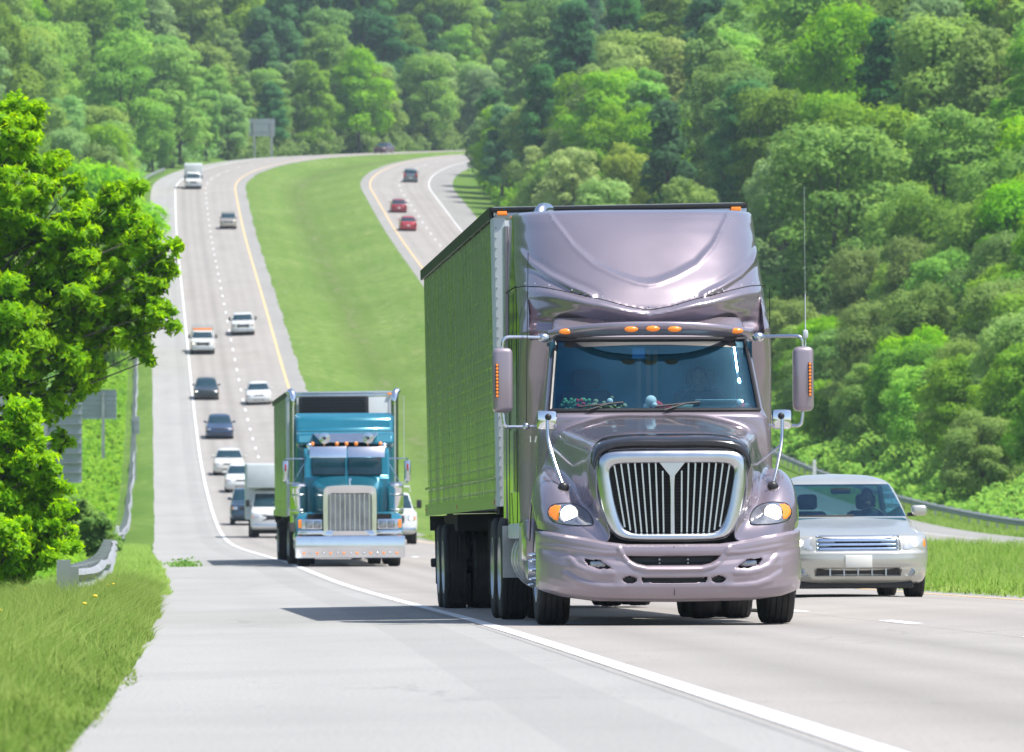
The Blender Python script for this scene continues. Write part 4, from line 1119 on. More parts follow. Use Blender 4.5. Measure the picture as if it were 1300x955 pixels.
def build_tractor():
    root = empty('semi_truck', label='mauve metallic semi truck with chrome grille, headlights lit, nearest in the traffic', cat='truck')
    # ---- hood
    G = hood_net(); mb = MB(); mb.grid(G); hood = mb.build('hood', M['mauve'], root, smooth=60)
    sol = hood.modifiers.new('thick', 'SOLIDIFY'); sol.thickness = .02; sol.offset = -1
    hb = [bvh_of(G)]
    # hood side crease
    for sg in (-1, 1):
        ln = MB(); p = surf_line(hb, [(sg*.80, 1.80), (sg*.50, 1.885)], .003, .004)
        if len(p) > 2: ln.tube(p, .006, 6); ln.build('hood_crease', M['mauve'], hood)
    # ---- bug deflector
    oh = [(0, 1.752), (.25, 1.750), (.45, 1.742), (.58, 1.725), (.655, 1.69), (.705, 1.64), (.735, 1.56), (.745, 1.47)]
    ih = [(0, 1.635), (.25, 1.633), (.45, 1.628), (.56, 1.610), (.62, 1.585), (.665, 1.54), (.69, 1.48), (.700, 1.42)]
    O = catmull(np.array(mir(oh[1:])+oh), 64); I = catmull(np.array(mir(ih[1:])+ih), 64)
    D = []
    for k in range(9):
        t = k/8; row = []
        for a, b in zip(O, I):
            x, z = a*(1-t)+b*t; y = hit_y(hb, x, min(z, 1.93), default=.5); y = min(y, .9)
            row.append((x, y-.02-.075*math.sin(math.pi*(.15+.7*t)), z))
        D.append(row)
    mb = MB(); mb.grid(D); bd = mb.build('bug_deflector', M['gloss_black'], root, smooth=60)
    s2 = bd.modifiers.new('thick', 'SOLIDIFY'); s2.thickness = .012
    e = MB(); e.rbox(-.09, .09, .33, .37, 1.675, 1.71, .012); e.build('deflector_slot', M['black'], bd)
    # ---- grille
    oo = [(0, 1.605), (.35, 1.605), (.55, 1.598), (.645, 1.565), (.685, 1.49), (.683, 1.30), (.655, 1.10), (.605, .925), (.535, .81), (.43, .765), (.2, .752)]
    io = [(0, 1.475), (.30, 1.475), (.47, 1.470), (.545, 1.448), (.568, 1.39), (.548, 1.25), (.520, 1.10), (.475, .945), (.425, .872), (.34, .842), (.15, .838)]
    def loop(h, n): h = h+[(0, h[-1][1])]; full = h + mir(h)[1:-1]; return smooth_loop(full, n)
    lo, li = loop(oo, 128), loop(io, 128)
    cz = 1.17
    def sc(l, f): return np.stack([l[:, 0]*f, cz+(l[:, 1]-cz)*f], 1)
    rings = [(lo, .30, 1.0), (lo, .20, 1.0), (lo, .165, .985), (lo*.8+li*.2, .135, 1.0), (lo*.45+li*.55, .125, 1), (lo*.15+li*.85, .135, 1), (li, .16, 1.0), (li, .22, .985)]
    RG = []
    for l, y, f in rings:
        q = sc(l, f); bow = .05*(np.abs(q[:, 0])/.68)**2.2
        RG.append([(a, y+bb, b) for (a, b), bb in zip(q, bow)]+[(q[0, 0], y+bow[0], q[0, 1])])
    mb = MB(); mb.grid(RG); gs = mb.build('grille_surround', M['chrome_soft'], root, smooth=60, weld=True)
    gr = MB(); gr.prism([tuple(p) for p in sc(li, 1.02)], .235, .25, 'y'); g0 = gr.build('grille', M['dark'], root, smooth=0)
    # V and mullion
    v = MB(); v.prism([(-.135, 1.50), (.135, 1.50), (.10, 1.462), (.024, 1.365), (.019, 1.25), (.019, .83), (-.019, .83), (-.019, 1.25), (-.024, 1.365), (-.10, 1.462)], .15, .19, 'y')
    v.build('mullion', M['chrome_soft'], g0, bevel=.006)
    for sg in (-1, 1):
        for k in range(8):
            xt = .532-.0635*k; xb = xt*.795+.012
            zt = 1.485 if xt > .14 else 1.41
            zb = .845 + (.05 if k == 0 else 0) + (.02 if k == 1 else 0)
            b = MB(); wd = .0085
            yb = .05*(xt/.68)**2.2
            b.prism([(sg*xt-wd, zt), (sg*xt+wd, zt), (sg*xb+wd, zb), (sg*xb-wd, zb)], .165+yb, .215+yb, 'y')
            b.build('grille_bar', M['chrome_soft'], g0, smooth=0, bevel=.003)
    # fine horizontal mesh behind the bars
    mm = MB()
    for z in np.arange(.86, 1.46, .03): 
        hwid = .52 if z > 1.1 else .36+.16*(z-.84)/.26
        mm.box(-hwid, hwid, .222, .228, z-.003, z+.003)
    mm.build('grille_mesh', M['black'], g0, smooth=0)
    # ---- headlights
    hl = [(.690, .925), (.72, 1.02), (.79, 1.095), (.90, 1.135), (1.02, 1.135), (1.105, 1.115), (1.145, 1.06), (1.135, .985), (1.08, .935), (.96, .905), (.82, .895), (.72, .897)]
    for sg in (-1, 1):
        q = [(sg*a, b) for a, b in hl]
        bez = patch(hb, [tuple(p) for p in smooth_loop(q, 44)], .004, 8); h = bez.build('headlight', M['gloss_black'], root, smooth=60)
        c = np.mean(q, 0); q2 = [((a-c[0])*.93+c[0], (b-c[1])*.90+c[1]) for a, b in q]
        patch(hb, [tuple(p) for p in smooth_loop(q2, 44)], .010, 8).build('lens', M['lens'], h, smooth=60)
        am = [(.995, 1.115), (1.055, 1.115), (1.105, 1.09), (1.125, 1.045), (1.115, 1.0), (1.07, .955), (1.03, .945), (1.02, 1.0), (1.01, 1.06)]
        patch(hb, [(sg*a, b) for a, b in am], .016, 5).build('turn_signal', M['amber'], h, smooth=60)
        cx_, cz_ = sg*.935, 1.02; yy = hit_y(hb, cx_, cz_)
        lp = MB(); lp.lathe([(.094, .02), (.094, -.02), (.084, -.034), (.078, -.03)], (cx_, yy, cz_), 'y', 28); lp.build('lamp_ring', M['chrome'], h)
        lp = MB(); lp.lathe([(.08, -.026), (.06, -.034), (.03, -.040), (0, -.042)], (cx_, yy, cz_), 'y', 28); lp.build('lamp', M['lamp'], h)
    # ---- bumper
    cx = np.array([0, .35, .65, .88, 1.03, 1.13, 1.185, 1.205]); cy = np.array([0, .006, .035, .11, .215, .345, .50, .70])
    tt = np.linspace(0, 7, 150); hx = pchip(range(8), cx, tt); hy = pchip(range(8), cy, tt)
    X = np.concatenate([-hx[::-1][:-1], hx]); Yb = np.concatenate([hy[::-1][:-1], hy])
    ztop = np.interp(np.abs(X), [0, .42, .62, .80, 1.0, 1.1, 1.21], [.725, .727, .752, .79, .825, .845, .865])
    zbot = np.interp(np.abs(X), [0, .7, 1.0, 1.15, 1.21], [.225, .235, .275, .32, .345])
    upper = [(-.45, .645), (-.40, .585), (-.34, .548), (-.26, .530), (.26, .530), (.34, .548), (.40, .585), (.45, .645)]
    lower = [(-.30, .440), (-.285, .385), (.285, .385), (.30, .440)]
    B = []
    tv = np.linspace(0, 1, 74)
    prof = np.interp(tv, [0, .05, .14, .25, .5, .62, .70, .80, .9, .96, 1.0], [.10, .045, .012, 0, .0, .012, .03, .035, .03, .035, .08])
    for t, p in zip(tv, prof):
        z = zbot+(ztop-zbot)*t; y = Yb+p
        B.append(np.stack([X, y, z], -1))
    B = np.array(B)
    def groove(pts, wdt, dep):
        d = linedist(pts, np.abs(B[..., 0]), B[..., 2]); return dep*np.exp(-(d/wdt)**2)
    m_up = inpoly(upper, B[..., 0], B[..., 2]); d_up = polydist(upper, B[..., 0], B[..., 2])
    m_lo = inpoly(lower, B[..., 0], B[..., 2])
    side_z = np.abs(B[..., 0]) < 1.19
    B[..., 1] += groove([(.50, .70), (.455, .62), (.41, .565), (.35, .53), (.26, .508), (0, .506)], .014, -.016)*1.0   # bright lip under the mouth
    B[..., 1] += np.where(m_up, .09*sstep(0, .012, d_up), 0)
    B[..., 1] += np.where(m_lo, .07, 0)
    ov = (((np.abs(B[..., 0])-.405)/.068)**2+((B[..., 2]-.415)/.040)**2); B[..., 1] += np.where(ov < 1, .07, 0)
    fog = [(.565, .512), (.60, .555), (.66, .592), (.80, .612), (.815, .595), (.78, .545), (.70, .512)]
    m_fog = inpoly(fog, np.abs(B[..., 0]), B[..., 2]); B[..., 1] += np.where(m_fog, .05, 0)
    B[..., 1] += groove([(.94, .615), (.88, .54), (.80, .500), (.68, .478), (.56, .476)], .022, -.009)
    B[..., 1] += groove([(.93, .655), (.86, .58), (.78, .535), (.66, .50)], .026, .007)
    B[..., 1] += groove([(.98, .47), (.88, .41), (.76, .365), (.62, .352), (.48, .352)], .024, -.008)
    B[..., 1] += groove([(.96, .505), (.86, .445), (.74, .405), (.56, .385)], .026, .006)
    B[..., 1] += groove([(1.20, .74), (1.0, .72), (.8, .685), (.62, .66), (.5, .66)], .016, -.008)
    ids = {}
    def cls(x, y, z, zn):
        r_ = np.zeros(x.shape, int)
        r_[inpoly(upper, x, z) & (polydist(upper, x, z) > .006)] = 1
        r_[inpoly(lower, x, z)] = 1
        r_[(((np.abs(x)-.405)/.068)**2+((z-.415)/.040)**2) < .9] = 1
        r_[inpoly(fog, np.abs(x), z)] = 1
        return r_
    zone = np.zeros(len(X))
    parts = grid_parts(B, zone, cls, {0: ('bumper', M['mauve_plastic']), 1: ('intake', M['black'])}, root, smooth=50)
    bumper = parts[0]; parts[1].parent = bumper
    bb = [bvh_of(B)]
    so_ = bumper.modifiers.new('thick', 'SOLIDIFY'); so_.thickness = .03; so_.offset = 0
    b = MB(); b.box(-.0025, .0025, -.012, .0, .27, .52); b.box(-.0025, .0025, .02, .035, .65, .72); b.build('bumper_seam', M['dark'], bumper, smooth=0)
    for sg in (-1, 1):
        y0 = hit_y(bb, sg*.69, .56)
        f = MB(); f.rbox(sg*.69-.075, sg*.69+.075, y0-.035, y0-.01, .530, .590, .018); f.build('fog_lamp', M['lens'], bumper)
    # air dam slats and tow bolts
    f = MB()
    for z in (.40, .425): f.box(-.27, .27, .035, .05, z-.005, z+.005)
    f.build('intake_slat', M['black'], bumper, smooth=0)
    f = MB()
    for xx in (-.13, .13): f.ball((xx, .06, .60), .012, 8, 6); f.ball((xx, .06, .565), .010, 8, 6)
    f.build('tow_bolt', M['alu'], bumper)
    # dark gap between hood and bumper and dark structure behind
    u = MB(); u.box(-1.08, 1.08, .40, .62, .36, .95); u.box(-.7, .7, .28, .42, .70, .90); u.box(-.42, .42, .6, 6.4, .62, .95); u.box(-.62, .62, .6, 1.9, .95, 1.40)
    u.box(-.85, .85, 1.95, 2.5, .55, 1.62); u.build('chassis', M['dark'], root, smooth=0)
    # ---- cab
    keys = [(.62, 2.12, 3.9, 1.10, .25, .05), (1.2, 2.10, 3.9, 1.12, .25, .05), (1.75, 2.06, 3.9, 1.10, .28, .05), (1.93, 2.05, 3.9, 1.07, .32, .05), (1.985, 2.11, 3.9, 1.05, .36, .05),
            (2.3, 2.34, 3.9, 1.005, .34, .05), (2.66, 2.60, 3.9, .955, .30, .05), (2.72, 2.64, 3.9, .94, .3, .05), (2.90, 2.95, 3.9, .90, .3, .05)]
    Gc, zn = layered(keys, nz=96, nf=44, ns=40, nr=6, n=4.4)
    def ccls(x, y, z, zf):
        r_ = np.zeros(x.shape, int)
        wz = np.interp(z, [1.97, 2.70], [1.005, .905])
        front = (zf == 0)
        r_[front & (np.abs(x) < wz) & (z > 1.99) & (z < 2.69)] = 1
        door = (zf == 1) & (y > 2.62) & (y < 3.55) & (z > 2.05) & (z < 2.60) & (y > 2.62+(z-2.05)*.45)
        r_[door] = 2
        return r_
    cp = grid_parts(Gc, zn, ccls, {0: ('cab', M['mauve']), 1: ('windscreen', M['wind']), 2: ('door_window', M['dglass'])}, root, smooth=40)
    cb = [bvh_of(Gc)]
    # black frit round the windscreen
    ws = [(-.985, 2.0), (-.90, 2.685), (.90, 2.685), (.985, 2.0)]
    fr = MB()
    for a, b in ((ws[0], ws[1]), (ws[1], ws[2]), (ws[2], ws[3]), (ws[3], ws[0])):
        p = surf_line(cb, [a, b], .004, .01)
        if len(p) > 2: fr.tube(p, .022, 8)
    fr.build('windscreen_seal', M['black'], cp[1])
    # dark shade band under the visor, laid over the visor's reflection in the glass
    sb = patch(cb, [(-.88, 2.60), (-.87, 2.68), (.87, 2.68), (.88, 2.60), (.4, 2.625), (-.4, 2.625)], .004, 8)
    sb.build('shade_band', M['black'], cp[1])
    for x0, x1, lx in ((-.72, -.30, -.55), (.0, .42, .18)):
        wp = MB(); p = surf_line(cb, [(x0, 2.035), (x1, 2.075)], .03, .01); wp.tube(p, .012, 6)
        p2 = surf_line(cb, [(lx-.1, 2.0), (lx+.1, 2.06)], .045, .01); wp.tube(p2, .010, 6); wp.build('wiper', M['black'], cp[1])
    # door details
    dd = MB()
    for sg in (-1, 1): dd.box(sg*1.125-.006, sg*1.125+.006, 3.05, 3.25, 1.72, 1.78)
    dd.build('door_handle', M['chrome'], cp[0])
    # ---- sun visor with amber lamps
    V = []
    for k in range(12):
        t = k/11; row = []
        for x in np.linspace(-1, 1, 70):
            xx = x*.985; cur = abs(x)**2.6
            zt = 2.845-.075*cur; zb = 2.715-.04*cur
            z = zt+(zb-zt)*t; y = 2.36+.42*abs(x)**3.0 + .16*(1-math.sin(math.pi*(.5*t+.35)))
            row.append((xx, y, z))
        V.append(row)
    mb = MB(); mb.grid(V); vz = mb.build('sun_visor', M['mauve'], root, smooth=60); s3 = vz.modifiers.new('thick', 'SOLIDIFY'); s3.thickness = .015
    vb = [bvh_of(np.array(V))]
    for x in (-.81, -.205, 0, .205, .81):
        z = 2.775-.02*abs(x); y = hit_y(vb, x, z, default=2.5)
        m_ = MB(); m_.ball((x, y-.005, z), (.066, .032, .028), 16, 10); m_.build('marker_light', M['amber'], vz)
    # roof over the windscreen, filling to the fairing
    mb = MB(); mb.rbox(-.93, .93, 2.88, 3.6, 2.70, 2.82, .04); mb.build('roof', M['mauve'], root)
    # ---- sleeper and roof fairing
    fk = [(.92, 3.36, 5.62, 1.205, .10, .10), (1.5, 3.34, 5.62, 1.215, .12, .10), (2.3, 3.22, 5.62, 1.215, .20, .10), (2.70, 2.98, 5.62, 1.21, .42, .10), (2.80, 2.86, 5.62, 1.205, .60, .10),
          (2.95, 2.82, 5.62, 1.20, .95, .10), (3.15, 2.95, 5.62, 1.20, 1.25, .10), (3.45, 3.26, 5.62, 1.195, 1.40, .10), (3.75, 3.60, 5.62, 1.185, 1.40, .10), (3.88, 3.78, 5.62, 1.18, 1.3, .10), (3.95, 3.90, 5.62, 1.18, 1.28, .12), (3.98, 4.02, 5.60, 1.168, 1.22, .15)]
    def fdisp(Gq, zn):
        x, y, z = np.abs(Gq[..., 0]), Gq[..., 1], Gq[..., 2]
        fr_ = (zn[None] == 0)*np.ones_like(x)
        zc = np.interp(x, [0, .10, .285, .49, .665, .83, .92], [3.235, 3.25, 3.32, 3.43, 3.61, 3.88, 4.1])
        zsm = np.interp(x, [0, .2, .44, .80, 1.0, 1.2], [2.966, 3.00, 3.07, 3.16, 3.21, 3.235])
        d = np.zeros_like(x)
        d += .040*sstep(0, .05, z-zc)*fr_                                # recessed top panel
        d += -.014*np.exp(-((z-zc+.02)/.02)**2)*fr_
        q = zsm-z
        d += np.where((q > 0) & (z > 2.70), -.055*np.exp(-((q-.055)/.045)**2), 0)*np.clip(1.25-x, 0, .35)/.35
        d += np.where((q > .10) & (z > 2.70), np.minimum(.9*(q-.10), .14), 0)*fr_*(x < 1.12)
        rd = linedist([(1.17, 3.60), (1.08, 3.46), (.92, 3.32), (.72, 3.20), (.52, 3.11)], x, z)
        d += (-.045*np.exp(-(rd/.030)**2)+.016*np.exp(-((rd-.05)/.03)**2))*sstep(.40, .62, x)
        dd_ = .07*np.exp(-(((x-.97)/.13)**2+((z-2.86)/.05)**2)); d += dd_*fr_       # scoops near the visor ends
        Gq[..., 1] = y+d*fr_
        # side panels slightly sculpted
        sd = (zn[None] == 1)*np.ones_like(x)
        Gq[..., 0] *= 1 - sd*(.008*np.exp(-((z-3.23)/.008)**2))
        return Gq
    Gf, znf = layered(fk, nz=190, nf=96, ns=26, nr=6, n=2.9, disp=fdisp)
    def fcls(x, y, z, zf):
        r_ = np.zeros(x.shape, int)
        zsm = np.interp(np.abs(x), [0, .2, .44, .80, 1.0, 1.2], [2.966, 3.00, 3.07, 3.16, 3.21, 3.235])
        r_[z > zsm] = 1
        r_[(zf == 0) & (np.abs(x) < .93) & (z < 2.70) & (y < 3.45)] = -1
        return r_
    fp = grid_parts(Gf, znf, fcls, {0: ('sleeper', M['mauve']), 1: ('roof_fairing', M['mauve'])}, root, smooth=45)
    fb = [bvh_of(Gf)]
    top = MB(); tg = Gf[-1]; top.add([tuple(p) for p in tg], [tuple(range(len(tg)))]); top.build('roof_panel', M['mauve'], fp[1])
    sx = np.linspace(-1.17, 1.17, 60); szs = np.interp(np.abs(sx), [0, .2, .44, .80, 1.0, 1.2], [2.966, 3.00, 3.07, 3.16, 3.21, 3.235])
    sm = surf_line(fb, list(zip(sx, szs)), .0005, .005); q = MB(); q.tube(sm, .0055, 6)
    q.tube([(-1.207, 3.95, 3.236), (-1.207, 5.6, 3.236)], .006, 6); q.tube([(1.207, 3.95, 3.236), (1.207, 5.6, 3.236)], .006, 6)
    q.build('fairing_seam', M['dark'], fp[1])
    q = MB()
    for x in (-1.05, -.93, -.72, -.44, 0, .44, .72, .93, 1.05, 1.13, -1.13):
        z = float(np.interp(abs(x), [0, .2, .44, .80, 1.0, 1.2], [2.966, 3.00, 3.07, 3.16, 3.21, 3.235]))+.03; y = hit_y(fb, x, z)
        if y is not None: q.ball((x, y-.002, z), (.010, .006, .010), 8, 5)
    q.build('fairing_rivet', M['chrome'], fp[1])
    # side extender, vertical seam, rubber
    q = MB(); 
    for sg in (-1, 1): q.box(sg*1.222-.004, sg*1.222+.004, 3.60, 3.612, .95, 3.2); q.box(sg*1.222-.004, sg*1.222+.004, 4.9, 4.912, .95, 3.2)
    q.build('sleeper_seam', M['dark'], fp[0], smooth=0)
    for sg in (-1, 1):
        q = MB(); q.box(sg*1.20-.02, sg*1.20+.02, 5.60, 6.05, 1.0, 3.9); q.build('side_extender', M['mauve'], root, smooth=0, bevel=.01)
        q = MB(); q.rbox(sg*1.12-.10, sg*1.12+.10, 2.30, 3.40, .58, .98, .03); q.build('door_step', M['mauve'], root)
        q = MB(); q.box(sg*1.235-.004, sg*1.235+.004, 3.95, 4.55, 1.25, 1.85); q.build('luggage_door', M['mauve'], root, smooth=0, bevel=.003)
        q = MB(); q.rbox(sg*1.19-.03, sg*1.19+.03, 3.42, 5.3, .80, .95, .02); q.build('lower_trim', M['trailer_white'], root)
    # ---- interior
    i_ = MB(); i_.box(-.98, .98, 3.84, 3.86, 1.0, 2.68); i_.build('sleeper_curtain', M['sky_teal_curtain'], root, smooth=0); i_ = MB(); i_.box(-1.0, 1.0, 2.3, 3.9, 1.0, 1.04); i_.box(-.96, -.91, 2.62, 3.9, 1.0, 2.66); i_.box(.91, .96, 2.62, 3.9, 1.0, 2.66); i_.build('cabin_lining', M['interior'], root, smooth=0)  # full-width teal panel added so the windscreen looks blue
    q = MB(); q.rbox(-.95, .95, 2.42, 2.85, 1.72, 1.99, .05); q.rbox(.15, .80, 2.46, 2.80, 1.96, 2.06, .04); q.build('dashboard', M['dash'], root)
    for sx_ in (-.55, .55):
        q = MB(); q.rbox(sx_-.27, sx_+.27, 3.2, 3.7, 1.42, 1.56, .05); q.rbox(sx_-.25, sx_+.25, 3.62, 3.76, 1.5, 2.22, .05); q.rbox(sx_-.14, sx_+.14, 3.62, 3.72, 2.24, 2.42, .04); q.build('seat', M['seat'], root)
    steering_wheel(root, .52, 2.88, 2.02, .25)
    q = MB(); q.box(-.18, -.06, 2.62, 2.625, 2.50, 2.60); q.build('windscreen_sticker', mat('blue_sticker', (.02, .18, .42), .6, 0, .1, 9), cp[1], smooth=0)
    q = MB()
    for xx in (-.06, .03, .10):
        q.box(xx-.022, xx+.022, 3.4, 3.41, 2.0, 2.6)
    q.build('sleeper_curtain', M['dash'], root, smooth=0)
    # ---- mirrors
    for sg in (-1, 1):
        cxm = sg*1.425; ym = 2.42
        mm_ = MB(); mm_.rbox(cxm-.095, cxm+.095, ym-.10, ym+.10, 1.99, 2.60, .05, seg=3); mo = mm_.build('mirror', M['mauve_plastic'], root)
        st = MB(); st.rbox(cxm+sg*.055-.016, cxm+sg*.055+.016, ym-.112, ym-.09, 2.13, 2.45, .006); st.build('mirror_backing', M['black'], mo)
        st = MB()
        for k in range(10): st.ball((cxm+sg*.055, ym-.113, 2.145+.0322*k), (.013, .008, .014), 8, 5)
        st.build('mirror_light', M['amber'], mo)
        g_ = MB(); g_.box(cxm-.08, cxm+.08, ym+.098, ym+.106, 2.03, 2.56); g_.build('mirror_glass', M['chrome'], mo, smooth=0)
        ar = MB(); ar.bent([(sg*.98, 2.62, 2.70), (sg*1.28, ym+.05, 2.705), (sg*1.40, ym, 2.69), (cxm, ym, 2.60)], .017, 10)
        ar.ball((sg*1.02, 2.6, 2.70), (.06, .05, .045), 10, 8); ar.build('mirror_arm', M['chrome_soft'], root); ar = MB()
        ar.bent([(sg*1.05, 2.5, 1.86), (sg*1.30, ym+.02, 1.855), (sg*1.40, ym, 1.87), (cxm, ym, 2.0)], .017, 10)
        ar.ball((sg*1.20, 2.45, 1.86), .035, 10, 8)
        ar.build('mirror_arm', M['chrome_soft'], root)
        # hood mirror: chrome box on stalks
        bx = sg*1.09; hy = 1.05
        hm = MB(); hm.rbox(bx-.092, bx+.092, hy-.05, hy+.05, 1.80, 1.98, .03); ho = hm.build('hood_mirror', M['chrome'], root)
        st = MB(); st.ball((bx-sg*.01, hy-.06, 1.92), .032, 10, 8); st.build('hood_mirror_joint', M['black'], ho)
        st = MB(); st.bent([(bx, hy-.05, 1.92), (bx-sg*.01, hy-.10, 1.70), (bx-sg*.07, .78, 1.45), (bx-sg*.125, .68, 1.275)], .016, 10)
        st.tube([(bx-sg*.01, hy-.10, 1.66), (sg*.84, 1.02, 1.46), (sg*.78, 1.0, 1.44)], .011, 8); st.build('hood_mirror_stalk', M['chrome_soft'], ho)
        st = MB(); yy = hit_y(hb, bx-sg*.125, 1.255, default=.6); st.ball((bx-sg*.125, yy-.005, 1.265), (.052, .04, .05), 14, 10); st.build('stalk_foot', M['black'], ho)
    # ---- antennas and exhaust
    a = MB(); a.tube([(1.45, 2.42, 2.60), (1.45, 2.42, 3.1)], .006, 6); a.tube([(1.45, 2.42, 3.1), (1.45, 2.45, 4.12)], .0016, 6); a.rbox(1.425, 1.475, 2.395, 2.445, 2.68, 2.76, .015)
    a.build('aerial', M['trailer_white'], root)
    a = MB(); a.tube([(-1.20, 2.44, 1.86), (-1.18, 2.46, 3.0), (-1.17, 2.48, 3.5)], .004, 6); a.build('aerial', M['black'], root)
    a = MB(); a.bent([(-.86, 5.9, 2.0), (-.86, 5.9, 3.75), (-.86, 5.88, 3.98), (-.83, 5.95, 4.07), (-.76, 6.1, 4.08)], .065, 14); a.build('exhaust_pipe', M['chrome_soft'], root)
    # ---- tanks, mudguards, axles
    for sg in (-1, 1):
        t = MB(); t.lathe([(0, 0), (.28, .01), (.31, .04), (.31, 1.36), (.28, 1.39), (0, 1.4)], (sg*.90, 3.55, .62), 'y', 30); tk = t.build('fuel_tank', M['alu'], root)
        for yy in (3.7, 4.25, 4.75):
            t = MB(); t.lathe([(.312, -.03), (.322, -.03), (.322, .03), (.312, .03)], (sg*.90, yy, .62), 'y', 30); t.build('tank_strap', M['chrome_soft'], tk)
        t = MB(); t.rbox(sg*1.10-.10, sg*1.10+.10, 3.45, 4.95, .90, .935, .01); t.rbox(sg*1.17-.03, sg*1.17+.03, 3.45, 4.95, .66, .69, .01); t.build('step', M['trailer_white'], root)
        wheel(root, sg*1.04, 1.27, .51, .30, sg, 'steer')
        for yy in (6.30, 7.62):
            for xx in (1.12, .78): wheel(root, sg*xx, yy, .51, .27, sg if xx > 1 else -sg, 'drive')
        fl_ = MB(); fl_.box(sg*.95-.30, sg*.95+.30, 8.35, 8.36, .25, 1.0); fl_.build('mud_flap', M['black'], root, smooth=0)
        # bright fender end ahead of drive tyres
        fl_ = MB(); fl_.box(sg*.97-.29, sg*.97+.29, 5.55, 5.57, .42, .93); fl_.build('quarter_fender', M['alu'], root, smooth=0)
    ax = MB(); ax.tube([(-.95, 1.27, .51), (.95, 1.27, .51)], .06, 10)
    for yy in (6.30, 7.62): ax.tube([(-.95, yy, .51), (.95, yy, .51)], .09, 10); ax.ball((0, yy, .51), .2, 12, 8)
    ax.build('axle', M['dark'], root)
    ax = MB(); ax.box(-.42, -.33, 1.0, 8.5, .72, .98); ax.box(.33, .42, 1.0, 8.5, .72, .98); ax.rbox(-.45, .45, 6.5, 7.4, .98, 1.10, .03); ax.build('frame_rail', M['dark'], root, smooth=0)
    return root

def build_trailer(label, rail='black', length=16.2, width=2.58, top=4.15, floor=1.15, side='quilt', name='semi_trailer', kingpin_front=0):
    """front face at local y=0"""
    root = empty(name, label=label, cat='trailer'); hw = width/2
    b = MB(); b.box(-hw+.03, hw-.03, .03, length, floor, top-.03); b.build('box', M['quilt_steel'] if side == 'quilt' else M['side_panel'], root, smooth=0)
    b = MB(); b.rbox(-hw+.10, hw-.10, -.02, .04, floor+.02, top-.12, .01); b.build('front_panel', M['trailer_white'], root)
    for sg in (-1, 1):
        b = MB()
        pr = [(sg*(hw-.14), -.03), (sg*(hw-.03), -.02), (sg*hw, .03), (sg*hw, .16), (sg*(hw-.02), .16), (sg*(hw-.05), .03), (sg*(hw-.14), .01)]
        b.prism(pr, floor, top-.10, 'z'); c = b.build('corner_post', M['trailer_white'], root, smooth=20)
        r_ = MB()
        for z in np.arange(floor+.1, top-.15, .10): r_.ball((sg*(hw-.045), -.024, z), .008, 6, 4)
        r_.build('rivets', M['galv'], c)
        b = MB(); b.box(sg*hw-.012, sg*hw+.012, .16, length, floor-.02, floor+.12); b.box(sg*hw-.010, sg*hw+.010, .16, length, floor+.30, floor+.33); b.build('lower_rail', M['quilt_rail'], root, smooth=0)
        b = MB(); b.box(sg*hw-.012, sg*hw+.014, .02, length, top-.11, top+.01); b.build('upper_rail', M['black'], root, smooth=0)
        b = MB(); b.rbox(sg*(hw-.11)-.05, sg*(hw-.11)+.05, -.06, -.03, top-.075, top-.035, .008); b.build('marker_light', M['amber'], root)
        b = MB()
        for y in (.3, length*.5, length-.25): b.rbox(sg*(hw+.012)-.008, sg*(hw+.012)+.008, y-.05, y+.05, floor+.02, floor+.07, .004)
        b.build('side_marker', M['red_lens'], root)
        # tandem
        for yy in (length-2.9, length-1.6):
            for xx in (1.10, .76): wheel(root, sg*xx, yy, .51, .27, sg if xx > 1 else -sg, 'drive')
        f = MB(); f.box(sg*.93-.3, sg*.93+.3, length-.85, length-.84, .3, 1.05); f.build('mud_flap', M['black'], root, smooth=0)
        g = MB(); g.rbox(sg*.80-.06, sg*.80+.06, 3.0, 3.12, .45, floor, .01); g.box(sg*.80-.12, sg*.80+.12, 2.95, 3.17, .42, .45); g.build('landing_leg', M['galv'], root)
        u = MB(); u.box(sg*1.0-.04, sg*1.0+.04, length-.06, length+.02, .55, floor); u.build('guard_strut', M['black'], root, smooth=0)
        u = MB(); u.box(sg*1.15-.1, sg*1.15+.1, length-.06, length-.02, .95, floor-.02); u.build('tail_lamp_bracket', M['black'], root, smooth=0)
    u = MB(); u.rbox(-1.25, 1.25, length-.08, length+.02, .50, .61, .02); u.build('underride_guard', M['black'], root)
    b = MB(); b.rbox(-hw, hw, -.035, .05, top-.045, top+.005, .01); tr_ = b.build('top_rail', M[rail], root)
    b = MB(); b.rbox(-hw+.05, hw, -.02, .05, top-.13, top-.046, .006); b.build('header_panel', M['chrome_soft'] if rail != 'black' else M['alu'], tr_)
    b = MB(); b.box(-hw+.03, hw-.03, .03, length, top-.02, top+.012); b.build('roof_sheet', M['trailer_white'], root, smooth=0)
    b = MB(); b.box(-.5, .5, .6, length-.1, floor-.18, floor-.01); b.box(-1.1, 1.1, length-4.0, length-.6, floor-.22, floor-.02); b.box(-1.25, 1.25, .3, .9, floor-.08, floor-.005)
    b.tube([(-1.0, length-2.9, .51), (1.0, length-2.9, .51)], .09); b.tube([(-1.0, length-1.6, .51), (1.0, length-1.6, .51)], .09)
    b.build('underframe', M['dark'], root, smooth=0)
    return root
